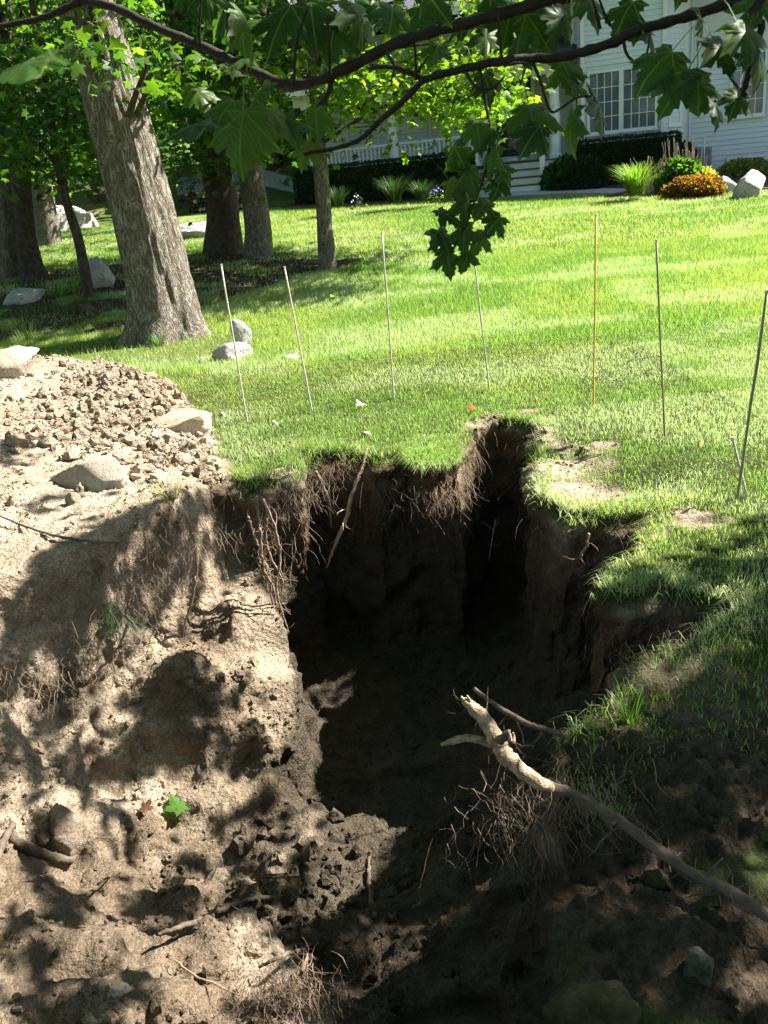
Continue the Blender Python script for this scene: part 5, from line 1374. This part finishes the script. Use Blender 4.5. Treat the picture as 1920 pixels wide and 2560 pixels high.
# fine root hair on the pit walls
strands = []
sel = np.where((np.abs(gN[:, 2]) < .6) & (gDepth > .04) & (gDepth < .55) & (gV[:, 1] > 2.2))[0]
sel = rng.choice(sel, 2600)
clump = fbm(gV[sel]*4, 2, 91)
for i in sel[clump > -.1]:
    L = rng.uniform(.04, .3)*rng.random()**.5+.03
    d_ = unit(gN[i]*.9+rng.normal(0, .35, 3)+np.array([0, 0, -.4]))
    q = [gV[i]-gN[i]*.01]
    for s in range(6):
        d_ = unit(d_+rng.normal(0, .28, 3)+np.array([0, 0, -.35])); q.append(q[-1]+d_*L/6)
    strands.append((np.array(q), rng.uniform(.0008, .0022)))
o = hair_mesh(strands, 'fine_roots', None)
tag(o, 'mass of fine brown rootlets fringing the cut soil of the pit walls', 'rootlets', kind='stuff')
# rooty mat at the far lip and the left overhang
strands = []
for (px, py, Y, sx, n_) in [(700, 1225, 5.05, .14, 260), (820, 1170, 5.4, .12, 150), (1095, 1230, 5.05, .1, 220), (980, 1150, 5.45, .2, 120), (420, 1350, 4.3, .16, 240), (290, 1460, 4.0, .14, 170), (70, 1700, 3.2, .2, 110), (1390, 1990, 2.05, .1, 260), (1330, 2060, 2.0, .1, 160), (1680, 1640, 2.75, .12, 120), (700, 2470, 1.95, .1, 260), (960, 2310, 2.9, .07, 120)]:
    c = at(px, py, Y)
    for k in range(n_):
        q = [c+rng.normal(0, 1, 3)*np.array([sx, .03, .04])]; d_ = unit(rng.normal(0, .5, 3)+np.array([0, -.3, -.7])); L = rng.uniform(.05, .22)
        for s in range(6): d_ = unit(d_+rng.normal(0, .35, 3)); q.append(q[-1]+d_*L/6)
        strands.append((np.array(q), rng.uniform(.0008, .0018)))
o = hair_mesh(strands, 'root_mat', None)
tag(o, 'matted rootlets hanging in tufts from the turf lip and overhangs', 'rootlets', kind='stuff')

# ------------------------------------------------------------------ clods and grit
ICO[0] = (np.array([(1, 0, 0), (-1, 0, 0), (0, 1, 0), (0, -1, 0), (0, 0, 1), (0, 0, -1)], float), np.array([(0, 2, 4), (2, 1, 4), (1, 3, 4), (3, 0, 4), (2, 0, 5), (1, 2, 5), (3, 1, 5), (0, 3, 5)]))
def scatter_clods(idx_, smin, smax, sub, power=2.5):
    IV, IT = ICO[sub]
    n = len(idx_)
    var = [IV*(1+.45*vnoise(IV*1.6+7*k, k)+.38*vnoise(IV*3.6+3*k, k+9))[:, None] for k in range(12)]
    var = np.array(var)[rng.integers(0, 12, n)]
    s = smin+(smax-smin)*rng.random(n)**power
    q = unit(rng.normal(0, 1, (n, 4)))
    w, x, y, z = q.T
    R_ = np.stack([1-2*(y*y+z*z), 2*(x*y-z*w), 2*(x*z+y*w), 2*(x*y+z*w), 1-2*(x*x+z*z), 2*(y*z-x*w), 2*(x*z-y*w), 2*(y*z+x*w), 1-2*(x*x+y*y)], 1).reshape(n, 3, 3)
    sq = np.stack([s*rng.uniform(.7, 1.3, n), s*rng.uniform(.7, 1.2, n), s*rng.uniform(.6, 1, n)], 1)
    Vv = np.einsum('nij,nkj->nki', R_, var*sq[:, None, :])+(gV[idx_]+gN[idx_]*(s*.12)[:, None])[:, None, :]
    C = np.repeat(Cc[idx_]*rng.uniform(.75, 1.2, (n, 1)), len(IV), 0)
    T = (IT[None]+(np.arange(n)*len(IV))[:, None, None]).reshape(-1, 3)
    return Vv.reshape(-1, 3), T, C
okd = (gDirt > .8) & (gN[:, 2] > .35)
crumbz = sstep(-.15, .35, fbm(gV*2.3, 3, 31))
dens = okd*(.12+crumbz)
heap = np.exp(-(((gV[:, 0]+1.9)/.6)**2+((gV[:, 1]-6.9)/1.0)**2))+np.exp(-(((gV[:, 0]+1.35)/.3)**2+((gV[:, 1]-5.6)/.5)**2))+.8*np.exp(-(((gV[:, 0]+.55)/.3)**2+((gV[:, 1]-3.1)/.35)**2))
dens1 = okd*(.05+.3*crumbz+2.2*heap)
def pick(d_, n): return rng.choice(len(d_), n, p=d_/d_.sum())
parts = [scatter_clods(pick(dens, 27000), .0025, .009, 0, 2), scatter_clods(pick(dens, 6500), .006, .018, 1), scatter_clods(pick(dens1, 1900), .01, .04, 2, 3.5), scatter_clods(pick(okd*heap, 320), .025, .065, 2, 1.6)]
V, T, C = join(parts)
tag(link('clods', tri_mesh('clods', V, T, False, C), M['soil']), 'crumbs and clods of dug soil strewn over the bare earth', 'soil', kind='stuff')

# ------------------------------------------------------------------ grass
dG = top_z(GP)-GZ
dirtG = np.maximum(sstep(-0.03, 0.05, sdpoly(GP, SPOIL)+fbm(GP*5, 3, 8)*.12), sstep(.03, .09, dG))
bankG = sstep(3.0, 2.2, GP[:, 1])*sstep(0, .4, GP[:, 0])*(GD < .05)
dirtG = np.maximum(dirtG, .72*bankG*sstep(-.25, .2, fbm(GP*4, 3, 9)))
edge_g = fbm(GP*5, 3, 8)*.12
for (px, py, r) in [(1400, 1150, .34), (1450, 1215, .3), (1400, 1105, .2), (1490, 1110, .14), (1340, 1080, .24), (1610, 1320, .14), (1720, 1300, .12), (1180, 1060, .12), (1310, 1030, .1), (1510, 1245, .14), (1230, 1040, .14), (1560, 1290, .1), (700, 1180, .08), (800, 1120, .1)]:
    c0 = on(px, py, 0)[:2]
    dirtG = np.maximum(dirtG, .93*sstep(r*1.1, r*.5, np.linalg.norm(GP-c0, axis=1)+edge_g*1.2))
DG = dirtG.reshape(GX.shape)
gdy, gdx = np.gradient(GD.reshape(GX.shape), G0)
def gl(A, x, y):
    i = np.clip(((x-FX0)/G0).astype(int), 0, len(gx)-1); j = np.clip(((y-FY0)/G0).astype(int), 0, len(gy)-1)
    return A[j, i]
def infine(x, y): return (x > FX0) & (x < FX1) & (y > FY0) & (y < FY1)
G_GREEN = np.array([.17, .262, .06]); G_DEEP = np.array([.09, .185, .04]); G_YEL = np.array([.295, .34, .1]); G_STRAW = np.array([.42, .39, .23]); G_PALE = np.array([.38, .42, .27])
def grass_col(x, y, n):
    P = np.c_[x, y]
    a = fbm(P*np.array([.7, .5]), 3, 61); b = fbm(P*2.2, 3, 62); c = fbm(P*.35+5, 2, 63)
    C = np.tile(G_GREEN, (n, 1))
    C = lerp(C, np.tile(G_YEL, (n, 1)), sstep(-.25, .35, a+.2*c)*.75)
    C = lerp(C, np.tile(G_DEEP, (n, 1)), sstep(.05, .4, b)*.35)
    C = lerp(C, np.tile(G_PALE, (n, 1)), sstep(.0, .35, fbm(P*np.array([.9, 1.6])+3, 3, 64))*.75)
    st = rng.random(n) < .06+.07*sstep(0, .4, -b)
    C[st] = G_STRAW*rng.uniform(.6, 1.1, (st.sum(), 1))
    return C*rng.uniform(.7, 1.3, (n, 1))
def blades(x, y, z, h, w, lean, C, seg=2, ldir=None, lk=0):
    n = len(x)
    az = rng.uniform(0, 2*math.pi, n)
    dr = np.c_[np.cos(az), np.sin(az)]
    if ldir is not None: dr = unit(dr*(1-lk)+ldir*lk)
    fa = rng.uniform(0, 2*math.pi, n)
    sd = np.c_[np.cos(fa), np.sin(fa), 0*fa]
    p = np.c_[x, y, z]
    ln = h*lean
    if seg == 1:
        V = np.stack([p-sd*w[:, None]/2, p+sd*w[:, None]/2, p+np.c_[dr*ln[:, None], h*np.sqrt(np.clip(1-lean**2, .05, 1))]], 1)
        T = np.array([[0, 1, 2]])
    else:
        m_p = p+np.c_[dr*(ln*.35)[:, None], h*.6]
        t_p = p+np.c_[dr*ln[:, None], h*np.clip(1-lean*.7, -.8, 1)]
        V = np.stack([p-sd*w[:, None]/2, p+sd*w[:, None]/2, m_p-sd*w[:, None]*.38, m_p+sd*w[:, None]*.38, t_p], 1)
        T = np.array([[0, 1, 3], [0, 3, 2], [2, 3, 4]])
    k = V.shape[1]
    T = (T[None]+(np.arange(n)*k)[:, None, None]).reshape(-1, 3)
    return V.reshape(-1, 3), T, np.repeat(C, k, 0)
def lawn_pts(n, x0, x1, y0, y1, half):
    x = rng.uniform(x0, x1, n); y = rng.uniform(y0, y1, n)
    k = np.abs(x) < half*y+1.2
    x, y = x[k], y[k]
    f = infine(x, y)
    k = np.ones(len(x), bool)
    k[f] = rng.random(f.sum()) > gl(DG, x[f], y[f])
    # thin, worn ground under the trees, bared further to deepen the shade
    shade_ = sdpoly(np.c_[x, y], np.array([(-8, 17.0), (-1.2, 15.8), (.1, 14.2), (-.8, 13.2), (-2.1, 11.6), (-3.2, 10.6), (-8, 10.2)]))
    k &= ~((shade_ > 0) & (rng.random(len(x)) < .93*sstep(-.25, .1, fbm(np.c_[x, y]*1.3, 3, 66))))
    tr_ = np.linalg.norm(np.c_[x+2.2, y-9.6]*np.array([.7, 1]), axis=1)
    k &= rng.random(len(x)) > .8*sstep(1.0, .5, tr_+.3*fbm(np.c_[x, y]*2, 2, 67))
    return x[k], y[k]
parts = []
x, y = lawn_pts(310000, -3.9, 4.2, 2.0, 8.2, .47)
n = len(x); hh = rng.uniform(.024, .054, n)*(1+.35*fbm(np.c_[x, y]*1.5, 2, 68))
parts.append(blades(x, y, hz(x, y)-.004, hh, rng.uniform(.002, .004, n), rng.uniform(.1, .95, n), grass_col(x, y, n)))
x, y = lawn_pts(330000, -6, 6.5, 8.2, 13.5, .47)
n = len(x); hh = rng.uniform(.035, .08, n)
parts.append(blades(x, y, hz(x, y)-.004, hh, rng.uniform(.005, .009, n), rng.uniform(.1, .9, n), grass_col(x, y, n), 1))
x, y = lawn_pts(260000, -10, 11.5, 13.5, 24, .47)
ph = ((np.c_[x, y]-O[:2])@ex[:2], (np.c_[x, y]-O[:2])@ey[:2])
k = ~((ph[1] > -.05) & (ph[0] > -7)) & ~((ph[0] > 1.7) & (ph[1] > -2.2)) & ~((ph[0] > -2.3) & (ph[0] < 2.2) & (ph[1] > -.85)) & ~((ph[0] < -1.9) & (ph[0] > -6.6) & (ph[1] > -1.15))
x, y = x[k], y[k]
n = len(x); hh = rng.uniform(.04, .08, n)
parts.append(blades(x, y, lawn_z(x, y)-.01, hh, rng.uniform(.01, .018, n), rng.uniform(.1, .85, n), grass_col(x, y, n), 1))
V, T, C = join(parts)
tag(link('grass', tri_mesh('grass', V, T, True, C), M['grass']), 'short sunlit lawn grass around and beyond the pit', 'grass', kind='stuff')
# longer blades drooping over the rim
n = 100000
x = rng.uniform(-1.4, 2.0, n); y = rng.uniform(2.4, 6.3, n)
dd_ = gl(GD.reshape(GX.shape), x, y)
dsp = sdpoly(np.c_[x, y], SPOIL)
k = (dd_ > -.12) & (dd_ < .015) & (dsp < -.02) & (rng.random(n) > .75*gl(dirtG.reshape(GX.shape)*(dG.reshape(GX.shape) < .05), x, y)) & (rng.random(n) < .75+.6*fbm(np.c_[x, y]*4, 2, 70))
x, y = x[k], y[k]; n = len(x)
ld = unit(np.c_[gl(gdx, x, y), gl(gdy, x, y)])
hh = rng.uniform(.04, .1, n)*np.where(x < -.2, 1.4, 1)
z = np.maximum(hz(x, y), top_z(np.c_[x, y])-.05)
C = grass_col(x, y, n)
dry = rng.random(n) < .3
C[dry] = G_STRAW*rng.uniform(.4, .9, (dry.sum(), 1))
V, T, C = blades(x, y, z-.005, hh, rng.uniform(.0025, .0048, n), rng.uniform(.4, 1.4, n), C, 2, ld, .45)
n = len(FLG[0]); Cf = grass_col(FLG[0], FLG[1], n)
V, T, C = join([(V, T, C), blades(FLG[0], FLG[1], FLG[2], rng.uniform(.05, .12, n), rng.uniform(.0025, .0045, n), rng.uniform(.4, 1.5, n), Cf, 2, FLG[3], .6)])
tag(link('rim_grass', tri_mesh('rim_grass', V, T, True, C), M['grass']), 'longer grass drooping over the broken rim of the pit', 'grass', kind='stuff')
def tuft(name, label, px, py, z, n, h, spread, base, cat='grass tuft'):
    return strap_clump(name, label, hit(px, py), n, h, spread, base, .0045, cat=cat, stiff=.3)
tuft('grass_tuft', 'wispy grass tuft in shade left of the big trunk', 65, 855, .3, 70, .32, .3, [[.09, .17, .03], [.16, .2, .06]])
tuft('grass_tuft', 'small green tuft at the foot of the big trunk', 400, 865, .25, 90, .16, .14, [[.08, .17, .03]])
tuft('grass_tuft', 'blue-green grass tuft hanging in the left overhang', 265, 1500, -.28, 70, -.22, .2, [[.06, .11, .05], [.1, .15, .07]])
tuft('grass_tuft', 'yellowing grass tuft on the spoil beside the cut edge', 425, 1245, .05, 90, .09, .16, [[.2, .22, .07], [.3, .28, .14]])
tuft('grass_tuft', 'upright grass sprig on the lit ledge of the right bank', 1575, 1805, -.05, 26, .12, .09, [[.1, .19, .03]])
# fallen leaves
def fallen(label, px, py, z, sz, col, rz, fold=.5, cat='leaf'):
    V, T = leaf_shape(LEAF_HI, fold, -.3)
    me_ = tri_mesh('fallen_leaf', V*sz, T, True, np.tile(col, (len(V), 1))); me_.materials.append(M['leaf'])
    o = link('fallen_leaf', me_); p = hit(px, py); o.location = p+np.array([0, -.06, .05]); o.rotation_euler = (.3, .12, rz)
    return tag(o, label, cat)
p = on(455, 2030, -1.1)
fallen('fresh green maple leaf lying on the sunny soil of the left bank', 470, 2030, 0, .125, (.06, .15, .018), .8)
fallen('small yellow-green fallen leaf on the lawn by the slender tree', 845, 750, .42, .12, (.2, .28, .02), 2.0)
fallen('curled white fallen leaf on the grass near the third stake', 914, 1022, .02, .09, (.6, .58, .52), 1.0, 1.2)
fallen('reddish dead leaf half buried left of the fresh green leaf', 365, 2030, -1.0, .075, (.13, .07, .045), -.6)
fallen('dead orange leaf at the notch in the far rim', 1185, 1035, .02, .08, (.4, .15, .03), .4, 1.0)
tuft('weed_sprig', 'broad-leaved weed sprig in the shaded grass at right', 1810, 1450, .0, 14, .12, .12, [[.08, .17, .03]], 'weed')
